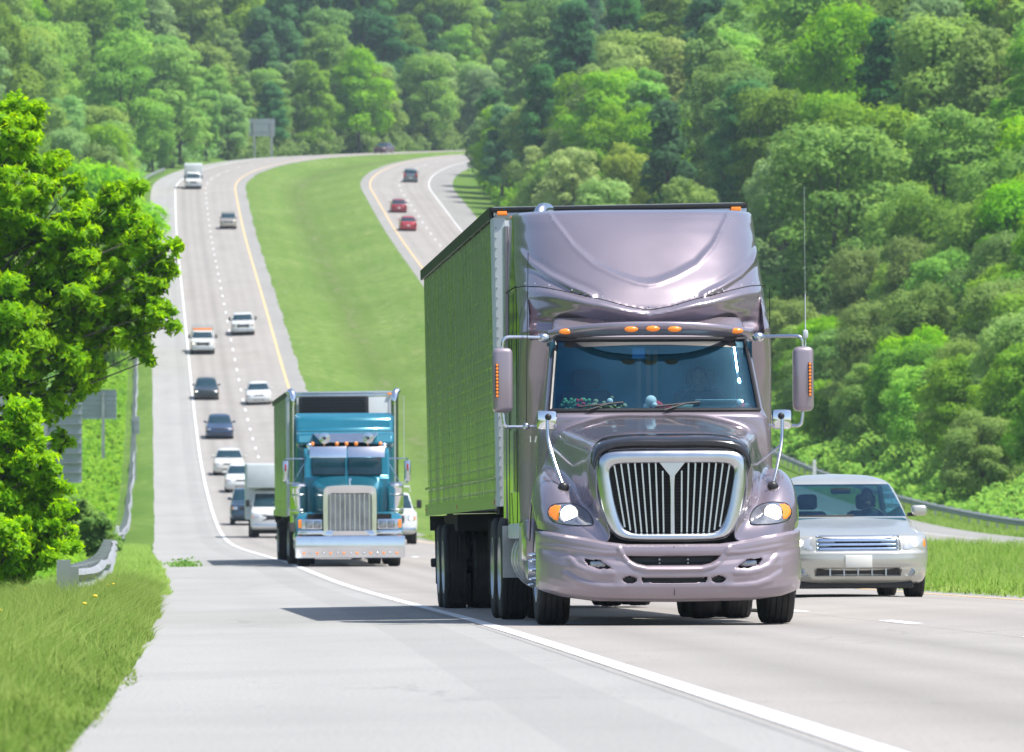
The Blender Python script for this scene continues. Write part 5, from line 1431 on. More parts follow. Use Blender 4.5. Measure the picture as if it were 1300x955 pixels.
def quilt(name, col, rough, pv, ph, metal=1.0, vert=0.4):
    m = bpy.data.materials.new(name); m.use_nodes = True; nt = m.node_tree; b = nt.nodes['Principled BSDF']
    tc = nt.nodes.new('ShaderNodeTexCoord'); sep = nt.nodes.new('ShaderNodeSeparateXYZ'); nt.links.new(tc.outputs['Object'], sep.inputs[0])
    def tri(sock, period, w):
        f = math_(nt, 'ABSOLUTE', math_(nt, 'SUBTRACT', math_(nt, 'FRACT', math_(nt, 'DIVIDE', math_(nt, 'ADD', sock, 50.0), period)), .5))
        return mapr(nt, f, w, 0, 0, 1)
    h = tri(sep.outputs[2], ph, .12); v = tri(sep.outputs[1], pv, .05)
    g = math_(nt, 'MAXIMUM', h, math_(nt, 'MULTIPLY', v, vert*2))
    n1 = noise(nt, stretched3(nt, tc.outputs['Object'], 1.5, 1.6, .22), 1.0, 6); n2 = noise(nt, tc.outputs['Object'], 9, 4)
    c = mixc(nt, mapr(nt, n1.outputs[0], .35, .7), col, [x*.62 for x in col])
    n5 = noise(nt, stretched3(nt, tc.outputs['Object'], 1, .8, .9), 1.0, 3)
    c = mixc(nt, math_(nt, 'MULTIPLY', g, mapr(nt, n5.outputs[0], .3, .7, .15, .85)), c, [x*.25 for x in col])
    nt.links.new(c, b.inputs['Base Color']); b.inputs['Metallic'].default_value = metal
    nt.links.new(mapr(nt, n1.outputs[0], .3, .7, rough*.8, rough*1.5), b.inputs['Roughness'])
    bp = nt.nodes.new('ShaderNodeBump'); bp.inputs['Strength'].default_value = .3; bp.inputs['Distance'].default_value = .01; bp.invert = True
    s_ = math_(nt, 'ADD', g, math_(nt, 'MULTIPLY', n2.outputs[0], .5)); nt.links.new(s_, bp.inputs['Height']); nt.links.new(bp.outputs[0], b.inputs['Normal'])
    return m
def stretched3(nt, v, a, b, c):
    mp = nt.nodes.new('ShaderNodeMapping'); mp.inputs['Scale'].default_value = (a, b, c); nt.links.new(v, mp.inputs['Vector']); return mp.outputs[0]
M['quilt_steel'] = quilt('quilted_steel', (.68, .70, .63), .24, .61, .125)
M['quilt_rail'] = mat('lower_rail_steel', (.42, .45, .38), .3, 1.0, .15, 3)
M['side_panel'] = quilt('ribbed_side_panel', (.58, .62, .56), .26, .62, 3.0, 1.0, .5)

truck = build_tractor()
place(truck, 856.5, 64.5, 146, roll=.004, dz=-.012)
trail = build_trailer('long quilted steel semi trailer pulled by the mauve truck, with a white front corner')
bpy.context.view_layer.update()
MT = truck.matrix_world.copy()
trail.matrix_world = MT @ Matrix.Translation((.06, 6.75, .0)) @ Matrix.Rotation(R(-.9), 4, 'Y')
# cab occupants and dashboard clutter
driver(.52, 3.42, 1.50, M['cloth_dark'], 'driver in a dark shirt at the wheel of the mauve semi truck', MT)
def toy(name, mats, blobs, label, x, y, z):
    root = empty(name, label=label, cat='plush toy' if name == 'plush_toy' else 'ornament'); root.matrix_world = MT @ Matrix.Translation((x, y, z))
    for i, (nm, mt, bs) in enumerate(blobs):
        m = MB()
        for c, r_ in bs: m.ball(c, r_, 12, 8)
        m.build(nm, M[mt], root)
    return root
g = random.Random(8)
toy('plush_toy', None, [('body', 'olive_plush', [((g.uniform(-.16, .16), g.uniform(-.05, .05), .03+g.uniform(0, .13)*(1-abs(k-9)/12)), g.uniform(.012, .026)) for k in range(90)]), ('face', 'white_plush', [((.0, -.05, .10), .03)])], 'shaggy olive and white plush on the left half of the dashboard', -.42, 2.30, 1.99)
toy('plush_toy', None, [('body', 'red_plush', [((0, 0, .05), (.07, .05, .055)), ((.09, -.01, .035), (.06, .04, .035)), ((.14, -.02, .02), .03)]), ('head', 'white_plush', [((-.05, -.02, .10), .055), ((-.02, -.05, .06), .03), ((-.09, 0, .05), .035)])], 'red and white plush lying at the middle of the dashboard', .02, 2.30, 1.99)
toy('plush_toy', None, [('body', 'red_plush', [((0, 0, .04), (.06, .04, .05)), ((.07, 0, .035), (.045, .035, .04))]), ('head', 'white_plush', [((-.02, -.03, .09), .03), ((.05, -.03, .06), .022)])], 'small red plush at the right end of the dashboard', .84, 2.44, 1.99)
toy('ornament', None, [('leaves', 'green_plush', [((g.uniform(-.14, .14), g.uniform(-.04, .04), .02+g.uniform(0, .10)), g.uniform(.010, .020)) for k in range(80)]), ('flowers', 'red_plush', [((g.uniform(-.12, .1), -.05, .04+g.uniform(0, .07)), .018) for k in range(5)])], 'green garland with red flowers in the left corner of the dashboard', -.74, 2.36, 1.99)
pp = MB(); pp.rbox(-.2, .2, -.10, .10, 0, .006, .002); pp.box(-.12, .16, -.06, .08, .006, .012); po = pp.build('paper_stack', M['paper'], None); po.matrix_world = MT @ Matrix.Translation((.60, 2.50, 2.075)) @ Matrix.Rotation(R(-14), 4, 'X'); tag(po, 'pale papers lying on the dashboard in front of the driver', 'papers')
# ================================================================== second truck : teal conventional with chrome
def build_teal():
    root = empty('semi_truck', label='teal blue semi truck with tall square chrome grille, visor and twin exhaust stacks', cat='truck')
    T, Cc, K = M['teal'], M['chrome'], M['dark']
    # texas bumper
    b = MB(); pr = [(0, .21), (.015, .20), (.0, .40), (.0, .60), (.02, .69), (.05, .70), (.06, .69), (.05, .22)]
    b.prism([(p[0], p[1]) for p in pr], -1.22, 1.22, 'x'); bp = b.build('bumper', Cc, root, smooth=20)
    for sg in (-1, 1):
        e = MB(); e.box(*sorted((sg*1.22, sg*1.235)), .0, .45, .21, .69); e.build('bumper_end', Cc, bp, smooth=0)
    for k in range(15):
        e = MB(); e.ball((-1.05+.15*k, -.012, .31), (.028, .02, .028), 10, 7); e.build('bumper_lamp', M['amber'] if k % 2 == 0 else M['chrome_soft'], bp)
    # hood (tapering to the grille), fenders
    H = []
    for (y, hw, zt, zs, zl) in ((.42, .58, 1.80, 1.55, .95), (.9, .62, 1.86, 1.6, .95), (1.6, .72, 1.95, 1.68, 1.0), (2.35, .84, 2.06, 1.78, 1.05)):
        H.append([(-hw, y, zl), (-hw, y, zs), (-hw*.93, y, (zs+zt)/2+.02), (-hw*.7, y, zt-.02), (0, y, zt+.015), (hw*.7, y, zt-.02), (hw*.93, y, (zs+zt)/2+.02), (hw, y, zs), (hw, y, zl)])
    G = catmull(np.array(H), 14); G = catmull(G.transpose(1, 0, 2), 40).transpose(1, 0, 2); m_ = MB(); m_.grid(G); m_.build('hood', T, root, smooth=50)
    for sg in (-1, 1):
        F_ = []
        for t in np.linspace(0, 1, 14):
            a = math.pi*(1.02-.98*t); cy, cz = 1.30+.72*math.cos(a), .62+.58*max(0, math.sin(a))**.8
            F_.append([(sg*.60, cy, cz+.03), (sg*.85, cy, cz+.05), (sg*1.12, cy, cz+.03), (sg*1.20, cy, cz-.04), (sg*1.21, cy, cz-.14)])
        m_ = MB(); m_.grid(F_); f = m_.build('fender', T, root, smooth=60); s_ = f.modifiers.new('t', 'SOLIDIFY'); s_.thickness = .02
        # headlamp pod with marker
        h = MB(); h.rbox(*sorted((sg*.62, sg*1.10)), .30, .52, .84, 1.08, .03); p = h.build('headlight', M['chrome_soft'], root)
        for xx in (.74, .93): e = MB(); e.rbox(sg*xx-.08, sg*xx+.08, .285, .31, .88, 1.04, .02); e.build('lens', M['lens'], p)
        e = MB(); e.rbox(*sorted((sg*1.05, sg*1.17)), .33, .42, .88, 1.07, .02); e.build('turn_signal', M['amber'], p)
        e = MB(); e.rbox(*sorted((sg*.56, sg*1.19)), .22, .36, .70, .83, .03); e.build('bumper_cap', Cc, bp)
        # air cleaner, stack, mirrors, tanks
        e = MB(); e.lathe([(0, 0), (.15, .01), (.19, .04), (.19, .60), (.20, .62), (.20, .68), (.15, .73), (0, .75)], (sg*1.10, 2.35, 1.15), 'z', 24); ac = e.build('air_cleaner', Cc, root)
        e = MB(); e.lathe([(.194, 0), (.2, .01), (.2, .04), (.194, .05)], (sg*1.10, 2.35, 1.25), 'z', 24); e.build('band', M['chrome_soft'], ac); e = MB(); e.lathe([(.194, 0), (.2, .01), (.2, .04), (.194, .05)], (sg*1.10, 2.35, 1.6), 'z', 24); e.build('band', M['chrome_soft'], ac)
        e = MB(); e.tube([(sg*1.18, 4.55, 1.0), (sg*1.18, 4.55, 3.75)], .085, 16); e.bent([(sg*1.18, 4.55, 3.7), (sg*1.18, 4.55, 3.85), (sg*1.20, 4.60, 3.98), (sg*1.25, 4.68, 4.04)], .085, 16); e.build('exhaust_stack', Cc, root)
        e = MB(); e.rbox(sg*1.40-.075, sg*1.40+.075, 2.62, 2.74, 1.93, 2.42, .04); mo = e.build('mirror', M['chrome_soft'], root)
        e = MB(); e.rbox(sg*1.40-.02, sg*1.40+.02, 2.60, 2.63, 2.18, 2.34, .008); e.build('mirror_light', M['red_lens'], mo)
        e = MB(); e.tube([(sg*.92, 2.75, 2.46), (sg*1.40, 2.68, 2.46)], .016); e.tube([(sg*.92, 2.75, 1.90), (sg*1.40, 2.68, 1.90)], .016); e.tube([(sg*.92, 2.75, 2.44), (sg*1.22, 2.7, 1.92)], .010); e.tube([(sg*1.40, 2.68, 1.90), (sg*1.40, 2.68, 2.46)], .014); e.build('mirror_bracket', Cc, mo)
        e = MB(); e.lathe([(0, 0), (.27, .01), (.30, .05), (.30, 1.45), (.27, 1.49), (0, 1.5)], (sg*.90, 3.1, .66), 'y', 28); e.build('fuel_tank', Cc, root)
        wheel(root, sg*1.03, 1.30, .50, .28, sg, 'steer')
        for yy in (6.6, 7.9):
            for xx in (1.12, .78): wheel(root, sg*xx, yy, .51, .27, sg if xx > 1 else -sg, 'drive')
        e = MB(); e.box(sg*.93-.28, sg*.93+.28, 8.6, 8.61, .25, 1.0); e.build('mud_flap', M['black'], root, smooth=0)
        e = MB(); e.tube([(sg*.88, 2.5, 3.0-.35), (sg*.88, 2.5, 2.72)], .02); e.ball((sg*.86, 2.5, 2.76), (.07, .05, .06)); e.build('spot_lamp', Cc, root)
    # grille shell
    g_ = MB()
    outer = smooth_loop([(-.60, .80), (-.605, 1.2), (-.60, 1.66), (-.56, 1.79), (-.45, 1.83), (0, 1.85), (.45, 1.83), (.56, 1.79), (.60, 1.66), (.605, 1.2), (.60, .80), (.56, .70), (0, .69), (-.56, .70)], 96)
    inner = smooth_loop([(-.485, .88), (-.49, 1.2), (-.485, 1.58), (-.46, 1.65), (-.4, 1.66), (0, 1.665), (.4, 1.66), (.46, 1.65), (.485, 1.58), (.49, 1.2), (.485, .88), (.46, .83), (0, .825), (-.46, .83)], 96)
    rg = []
    for l, y in ((outer, .45), (outer, .24), (outer*.97+inner*.03, .215), (inner*.9+outer*.1, .21), (inner, .225), (inner, .30)):
        rg.append([(a, y, b2) for a, b2 in l]+[(l[0][0], y, l[0][1])])
    g_.grid(rg); gs = g_.build('grille_surround', Cc, root, smooth=50, weld=True)
    g_ = MB(); g_.box(-.5, .5, .29, .31, .82, 1.67); gg = g_.build('grille', M['black'], root, smooth=0)
    for k in range(9):
        x = -.44+.11*k; e = MB(); e.rbox(x-.013, x+.013, .235, .28, .83, 1.66, .005, seg=1); e.build('grille_bar', Cc, gg)
    e = MB()
    for k in range(27): z = .85+.03*k; e.box(-.485, .485, .275, .292, z-.009, z+.009)
    e.build('grille_mesh', M['alu'], gg, smooth=0)
    e = MB(); e.bent([(0, .40, 1.86), (0, .36, 1.92), (0, .45, 1.99), (.04, .5, 1.97)], .02, 8); e.build('hood_ornament', Cc, root)
    # cab
    c = MB(); c.prism([(2.35, .95), (2.35, 2.02), (2.42, 2.05), (2.62, 2.58), (2.75, 2.70), (4.0, 2.74), (4.0, .95)], -.98, .98, 'x'); cab = c.build('cab', T, root, smooth=15, bevel=.05)
    for sg in (-1, 1):
        Mt = Matrix.Translation((0, 2.50, 2.31)) @ Matrix.Rotation(R(-20.5), 4, 'X')
        e = MB(); e.rbox(*sorted((sg*.035, sg*.80)), -.02, .0, -.24, .23, .03, Mt); e.build('windscreen', M['dglass'], root)
        e = MB(); e.box(*sorted((sg*.985, sg*.995)), 2.9, 3.6, 2.0, 2.5); e.build('door_window', M['dglass'], root, smooth=0)
    e = MB(); Mt = Matrix.Translation((0, 2.20, 2.60)) @ Matrix.Rotation(R(-16), 4, 'X')
    e.rbox(-.86, -.01, -.015, .01, -.13, .14, .01, Mt); v1 = e.build('sun_visor', Cc, root)
    e = MB(); Mt = Matrix.Translation((0, 2.20, 2.60)) @ Matrix.Rotation(R(-27), 4, 'X'); e.rbox(.01, .86, -.015, .01, -.13, .14, .01, Mt); e.build('sun_visor', Cc, root)
    for x in (-.78, -.22, 0, .22, .78): e = MB(); e.ball((x, 2.62, 2.80), (.045, .06, .05), 12, 8); e.build('marker_light', M['amber'], cab)
    # chrome roof deflector wedge and horns
    e = MB(); pr = []
    e.add([(-.76, 3.3, 3.05), (.76, 3.3, 3.05), (.58, 2.85, 2.84), (-.58, 2.85, 2.84), (-.76, 3.9, 3.05), (.76, 3.9, 3.05), (.55, 3.9, 2.80), (-.55, 3.9, 2.80)], [(0, 1, 2, 3), (0, 4, 5, 1), (3, 2, 6, 7), (1, 5, 6, 2), (0, 3, 7, 4)]); e.build('roof_deflector', M['chrome_soft'], root, smooth=0, bevel=.02)
    for sg in (-1, 1): e = MB(); e.lathe([(.035, .5), (.045, .1), (.13, 0), (.12, .02), (.03, .12)], (sg*.50, 2.72, 2.93), 'y', 18); e.tube([(sg*.5, 3.0, 2.93), (sg*.5, 3.0, 2.75)], .02); e.build('air_horn', Cc, root)
    # sleeper with stepped teal roof
    e = MB(); e.prism([(4.0, .95), (4.0, 2.74), (3.55, 2.80), (3.75, 3.06), (4.2, 3.12), (4.32, 3.42), (4.6, 3.53), (5.6, 3.53), (5.6, .95)], -1.13, 1.13, 'x'); sl_ = e.build('sleeper', T, root, smooth=20, bevel=.07)
    e = MB(); e.tube([(-1.12, 3.70, 3.10), (1.12, 3.70, 3.10)], .008); e.build('roof_seam', K, sl_)
    e = MB(); e.box(-.42, .42, .5, 8.6, .65, .98); e.box(-.95, .95, .6, 2.3, .7, 1.2); e.box(-.9, .9, 2.3, 5.5, .5, .95); e.tube([(-.95, 1.3, .5), (.95, 1.3, .5)], .06)
    for yy in (6.6, 7.9): e.tube([(-.95, yy, .51), (.95, yy, .51)], .09)
    e.build('chassis', K, root, smooth=0)
    e = MB(); e.tube([(1.32, 2.7, 2.46), (1.32, 2.7, 3.9)], .007, 6); e.build('aerial', M['trailer_white'], root)
    return root
teal = build_teal(); place(teal, 445, 160, 173, roll=.004)
tt2 = build_trailer('box trailer pulled by the teal truck, with a dark cooling unit on its front', rail='chrome_soft', length=16.0, width=2.56, top=4.05, floor=1.15, side='panel')
bpy.context.view_layer.update(); MT2 = teal.matrix_world.copy()
tt2.matrix_world = MT2 @ Matrix.Translation((0, 6.6, 0)) @ Matrix.Rotation(R(-.4), 4, 'Y')
e = MB(); e.rbox(-.98, .66, -.42, -.04, 3.25, 3.95, .05); ru = e.build('cooling_unit', M['black'], tt2)
for z in np.arange(3.34, 3.95, .07): 
    e = MB(); e.box(-.9, .58, -.435, -.42, z, z+.02); e.build('cooling_louvre', M['dark'], ru, smooth=0)
driver(.42, 3.35, 1.45, M['cloth_light'], 'driver in a pale shirt in the cab of the teal truck', MT2)

# ================================================================== cars
def arch_box(parent, w, ys, rr):
    for y in ys:
        m = MB(); m.box(-w, w, y-rr-.05, y+rr+.05, .18, rr*2+.03); m.build('wheel_well', M['dark'], parent, smooth=0)

def build_car(name, label, group, paint_, sc=1.0, kind='sedan', hi=False, lights=True, glassm=None, rear=False, cat='car', extras=None):
    root = empty(name, label=label, cat=cat, group=group)
    gl = glassm or M['dglass']
    if kind == 'sedan':
        L_ = 5.1; wh = .335; ax_ = (.98, 3.85); W = .945
        keys = [(.17, .28, 4.85, .80, .45, .4), (.23, .10, 5.0, .88, .55, .45), (.34, .03, 5.08, .92, .62, .5), (.50, .0, 5.12, .94, .64, .5), (.60, .03, 5.11, .945, .64, .5), (.72, .07, 5.08, .94, .62, .5),
                (.79, .12, 5.06, .925, .60, .5), (.825, .24, 5.03, .895, .55, .48), (.90, .62, 5.0, .865, .5, .45), (.975, 1.05, 4.95, .845, .42, .4), (1.015, 1.25, 4.85, .835, .40, .35), (1.05, 1.36, 4.25, .82, .38, .3),
                (1.25, 1.68, 3.98, .765, .34, .28), (1.43, 2.0, 3.7, .705, .34, .28), (1.50, 2.16, 3.55, .655, .34, .26), (1.55, 2.34, 3.35, .56, .30, .22), (1.59, 2.6, 3.1, .38, .2, .15), (1.605, 2.8, 2.95, .06, .05, .05)]
        zb, zt = 1.045, 1.47; pw = ((1.045, .795), (1.47, .655)); yside = (1.75, 3.75); hl = (.545, .90, .60, .80); grl = (.53, .61, .80)
    elif kind == 'suv':
        L_ = 4.7; wh = .37; ax_ = (.92, 3.65); W = .93
        keys = [(.26, .25, 4.5, .80, .4, .3), (.34, .08, 4.66, .90, .5, .35), (.55, .0, 4.7, .925, .5, .35), (.80, .03, 4.7, .93, .5, .35), (.95, .07, 4.69, .92, .48, .35), (1.01, .2, 4.68, .89, .45, .33), (1.08, .8, 4.66, .87, .4, .3), (1.13, 1.15, 4.64, .86, .36, .3),
                (1.17, 1.25, 4.62, .85, .34, .28), (1.60, 1.85, 4.45, .75, .28, .25), (1.68, 2.0, 4.40, .71, .25, .22), (1.72, 2.25, 4.25, .6, .2, .2), (1.74, 2.6, 3.9, .3, .15, .15), (1.742, 3.1, 3.3, .05, .05, .05)]
        zb, zt = 1.17, 1.63; pw = ((1.17, .815), (1.63, .70)); yside = (1.75, 4.3); hl = (.58, .86, .72, .93); grl = (.55, .70, .94)
    elif kind in ('pickup', 'utility'):
        L_ = 5.7; wh = .40; ax_ = (1.0, 4.5); W = .99
        keys = [(.36, .22, 5.55, .85, .3, .2), (.45, .05, 5.68, .95, .35, .22), (.62, .0, 5.7, .985, .35, .22), (.85, .03, 5.7, .99, .35, .2), (1.08, .05, 5.7, .98, .34, .2), (1.13, .14, 5.69, .96, .32, .2), (1.19, .7, 5.68, .93, .3, .2), (1.23, 1.3, 5.66, .92, .28, .2),
                (1.27, 1.42, 3.6, .90, .26, .2), (1.72, 1.98, 3.5, .79, .24, .2), (1.80, 2.1, 3.45, .75, .2, .2), (1.84, 2.35, 3.3, .6, .2, .15), (1.86, 2.7, 3.0, .2, .1, .1)]
        zb, zt = 1.27, 1.74; pw = ((1.27, .86), (1.74, .74)); yside = (1.95, 3.3); hl = (.60, .93, .80, 1.04); grl = (.57, .72, 1.05)
    else:   # van cab
        L_ = 2.4; wh = .38; ax_ = (1.0,); W = .98
        keys = [(.36, .22, 2.3, .88, .3, .1), (.45, .05, 2.4, .96, .35, .1), (.80, .0, 2.4, .99, .35, .1), (1.08, .05, 2.4, .98, .34, .1), (1.14, .14, 2.4, .96, .32, .1), (1.24, .7, 2.4, .93, .3, .1), (1.30, .95, 2.4, .92, .28, .1),
                (1.80, 1.5, 2.4, .84, .24, .1), (1.95, 1.65, 2.4, .80, .2, .1), (2.02, 1.85, 2.38, .66, .2, .1), (2.04, 2.1, 2.35, .3, .1, .05)]
        zb, zt = 1.32, 1.86; pw = ((1.32, .88), (1.86, .78)); yside = (1.5, 2.2); hl = (.60, .92, .80, 1.0); grl = (.57, .72, 1.02)
    nz, nf, ns = (150, 70, 150) if hi else (54, 26, 44)
    def disp(Gq, zn):
        if hi:
            x, y, z = np.abs(Gq[..., 0]), Gq[..., 1], Gq[..., 2]; fr_ = (zn[None] == 0)*np.ones_like(x)
            d = .030*((x < .53) & (z > .608) & (z < .80)) + .05*((x < .535) & (z > .292) & (z < .385))
            d += .012*np.exp(-((z-.405)/.010)**2)*(x < .8) - .012*np.exp(-((z-.575)/.02)**2)
            d += -.02*np.exp(-(linedist([(.60, .285), (.72, .29), (.80, .33), (.84, .42)], x, z)/.018)**2)
            d += -.016*np.exp(-(np.abs(x-.62-.1*(z-.8))/.05)**2)*((z > .82) & (z < 1.0))
            Gq[..., 1] += d*fr_
        return Gq
    G, zn = layered(keys, nz=nz, nf=nf, ns=ns, nr=16, n=3.3, disp=disp)
    def cls(x, y, z, zf):
        r_ = np.zeros(x.shape, int)
        wz = np.interp(z, [pw[0][0], pw[1][0]], [pw[0][1], pw[1][1]])
        r_[(zf == 0) & (np.abs(x) < wz) & (z > zb) & (z < zt)] = 1
        r_[(zf == 2) & (np.abs(x) < wz) & (z > zb+.02) & (z < zt-.02)] = 3
        ys0, ys1 = yside; yf = ys0+(z-zb)*.55; yr = ys1-(z-zb)*.35; mid = (ys0+ys1)/2+.05
        r_[(zf == 1) & (z > zb+.02) & (z < zt-.03) & (y > yf+.1) & (y < yr-.1) & (np.abs(y-mid) > .035)] = 10
        r_ = np.where(r_ == 10, 10+(x > 0)+2*(y > mid), r_)
        for ya in ax_: r_[((y-ya)**2+(z-wh)**2 < (wh+.06)**2) & (np.abs(x) > W*.6)] = -1
        return r_
    cp = grid_parts(G, zn, cls, {0: ('body', paint_), 1: ('windscreen', gl), 10: ('side_window', gl), 11: ('side_window', gl), 12: ('side_window', gl), 13: ('side_window', gl), 3: ('rear_window', gl)}, root, smooth=38)
    body = cp[0]; bv = [bvh_of(G)]
    arch_box(root, W*.80, ax_, wh)
    m = MB(); m.box(-W*.84, W*.84, .35, L_-.35, .15 if kind == 'sedan' else .28, .45); m.build('underbody', M['dark'], root, smooth=0)
    for sg in (-1, 1):
        for ya in ax_: wheel(root, sg*(W-.125), ya, wh, .225, sg, 'car', seg=28)
        # mirrors
        ym = {'sedan': 1.62, 'suv': 1.6, 'pickup': 1.7}.get(kind, 1.4); big = kind not in ('sedan', 'suv'); zm = zb+.02
        m = MB()
        if big: m.rbox(sg*(W+.12)-.09, sg*(W+.12)+.09, ym-.05, ym+.05, zm-.02, zm+.28, .03)
        else: m.rbox(sg*(W+.03)-.10, sg*(W+.03)+.10, ym-.07, ym+.06, zm-.01, zm+.125, .045, seg=3)
        mo = m.build('mirror', M['black'] if big else paint_, root)
        m = MB(); m.rbox(*sorted((sg*(W-.12), sg*(W-.0))), ym-.02, ym+.05, zm-.02, zm+.03, .012); m.build('mirror_foot', M['black'], mo)
    if not rear or True:
        x0, x1, z0, z1 = hl
        for sg in (-1, 1):
            q = [(sg*x0, z0+.02), (sg*x0, z1), (sg*(x1-.06), z1-.01), (sg*x1, z1-.05), (sg*(x1+.0), z0+.03), (sg*(x1-.05), z0), (sg*(x0+.05), z0)]
            hd = patch(bv, q, .006, 6 if hi else 3).build('headlight', M['lens_clear'], root, smooth=50)
            if lights:
                cxx, czz = sg*(x0+x1)/2, (z0+z1)/2; y = hit_y(bv, cxx, czz, default=.1)
                m = MB(); m.lathe([(.05, .0), (.045, -.014), (.02, -.022), (0, -.024)], (cxx, y, czz), 'y', 18); m.build('lamp', M['lamp'] if lights else M['lens'], hd)
            q = [(sg*(x1-.05), z1-.03), (sg*(x1-.005), z1-.05), (sg*(x1-.005), z0+.05), (sg*(x1-.05), z0+.04)]
            patch(bv, q, .012, 3).build('turn_signal', M['amber'], hd, smooth=50)
        gx, g0, g1 = grl
        m = patch(bv, [(-gx, g1-.01), (gx, g1-.01), (gx-.03, g0), (-gx+.03, g0)], .004, 8); gm = m.build('grille', M['black'], root, smooth=50)
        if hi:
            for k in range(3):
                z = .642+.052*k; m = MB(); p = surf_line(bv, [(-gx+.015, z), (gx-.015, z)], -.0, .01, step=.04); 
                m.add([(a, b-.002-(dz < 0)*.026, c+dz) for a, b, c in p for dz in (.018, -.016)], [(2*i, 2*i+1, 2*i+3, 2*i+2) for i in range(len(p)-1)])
                o = m.build('grille_bar', M['sky_tint_chrome'], gm); s_ = o.modifiers.new('t', 'SOLIDIFY'); s_.thickness = .012
            for zz in (g0-.004, g1-.004):
                m = MB(); p = surf_line(bv, [(-gx, zz), (gx, zz)], .008, .01, step=.04); m.tube(p, .008, 8); m.build('grille_trim', M['chrome'], gm)
            m = MB(); y = hit_y(bv, 0, .47); m.rbox(-.17, .17, y-.03, y+.02, .395, .55, .008); m.build('number_plate', M['plate'], root)
            m = patch(bv, [(-.53, .38), (.53, .38), (.53, .296), (-.53, .296)], .004, 10); im = m.build('intake', M['black'], root, smooth=50)
            for k in range(5):
                x = -.355+.1775*k; y = hit_y(bv, x, .34); m = MB(); m.box(x-.01, x+.01, y-.03, y, .29, .385); m.build('intake_divider', M['alu'], im, smooth=0)
            for sg in (-1, 1):
                y = hit_y(bv, sg*.68, .34); m = MB(); m.lathe([(.052, .02), (.052, -.012), (.044, -.016), (.04, -.004), (0, -.010)], (sg*.68, y, .335), 'y', 20); m.build('fog_lamp', M['lens'], root)
            m = MB(); m.rbox(-.72, .72, .18, .5, .13, .215, .03); m.build('chin_spoiler', M['black'], root)
            m = MB(); p = surf_line(bv, [(-.74, 1.052), (.1, 1.06)], .012, .01); m.tube(p, .010, 6); m.build('wiper', M['black'], root)
        else:
            m = patch(bv, [(-.6, .43 if kind == 'sedan' else .5), (.6, .43 if kind == 'sedan' else .5), (.55, .32 if kind == 'sedan' else .40), (-.55, .32 if kind == 'sedan' else .40)], .003, 3); m.build('intake', M['black'], root, smooth=50)
            if kind != 'sedan':
                m = MB(); m.rbox(-W*.93, W*.93, -.05, .12, .42, .60, .04); m.build('bumper', M['chrome_soft'] if kind != 'suv' else paint_, root)
    if rear:
        for sg in (-1, 1):
            m = MB(); m.rbox(sg*.74-.13, sg*.74+.13, L_-.12, L_+.015, .72, .92 if kind == 'sedan' else 1.25, .03); m.build('tail_lamp', M['red_lens'], root)
        m = MB(); m.rbox(-.16, .16, L_-.02, L_+.02, .55, .70, .005); m.build('number_plate', M['plate'], root)
    if kind == 'pickup' and not extras:
        m = MB(); m.box(-.85, .85, 3.65, 5.6, 1.235, 1.25); m.build('bed', M['dark'], root, smooth=0)
    if extras: extras(root, paint_)
    return root

def put(o, px, py, lane_L=None, rear=False, Y=None, heading=None, roll=None):
    """stand a vehicle so that its nearest end sits on the surface at image point (px, py)"""
    Ls = 2.0 if px < 400 else 28
    if Y is None:
        s = find_s(py, lane_L if lane_L is not None else 2.0); x, y = at(s, lane_L or 2.0); Y = float(y)
    X = (px-CX)/F*Y
    place(o, px, Y, heading, roll=roll)
    return o

# silver sedan
sed = build_car('silver_sedan', 'silver four door sedan with bright chrome grille and lit headlights, right of the mauve truck', None, M['silver'], kind='sedan', hi=True, glassm=M['wind_car'])
place(sed, 1090.5, 89.5, 38, roll=None)
bpy.context.view_layer.update(); MS = sed.matrix_world.copy()
m = MB(); m.rbox(-.78, .78, 1.25, 1.62, .80, 1.03, .05); m.build('dashboard', M['interior'], sed)
m = MB(); m.box(-.80, .80, 1.3, 4.0, .45, .60); m.box(-.80, .80, 3.55, 3.75, .6, .98); m.box(-.84, .84, 3.75, 4.3, .92, 1.0); m.build('cabin_floor', M['interior'], sed, smooth=0)
for sg in (-1, 1):
    m = MB(); m.rbox(sg*.38-.25, sg*.38+.25, 2.35, 2.52, .55, 1.12, .06); m.rbox(sg*.38-.22, sg*.38+.22, 1.9, 2.45, .50, .64, .05); s_ = m.build('seat', M['seat'], sed)
    m = MB(); m.rbox(sg*.38-.13, sg*.38+.13, 2.38, 2.48, 1.14, 1.34, .05, seg=3); m.build('headrest', M['seat'], s_)
m = MB(); m.rbox(-.13, .13, 1.93, 1.96, 1.34, 1.41, .02); m.build('rear_view_mirror', M['black'], sed)
steering_wheel(sed, .38, 1.80, .98, .19)
driver(.38, 2.22, .52, M['cloth_dark'], 'driver in dark clothing behind the wheel of the silver sedan', MS, scale=.95)

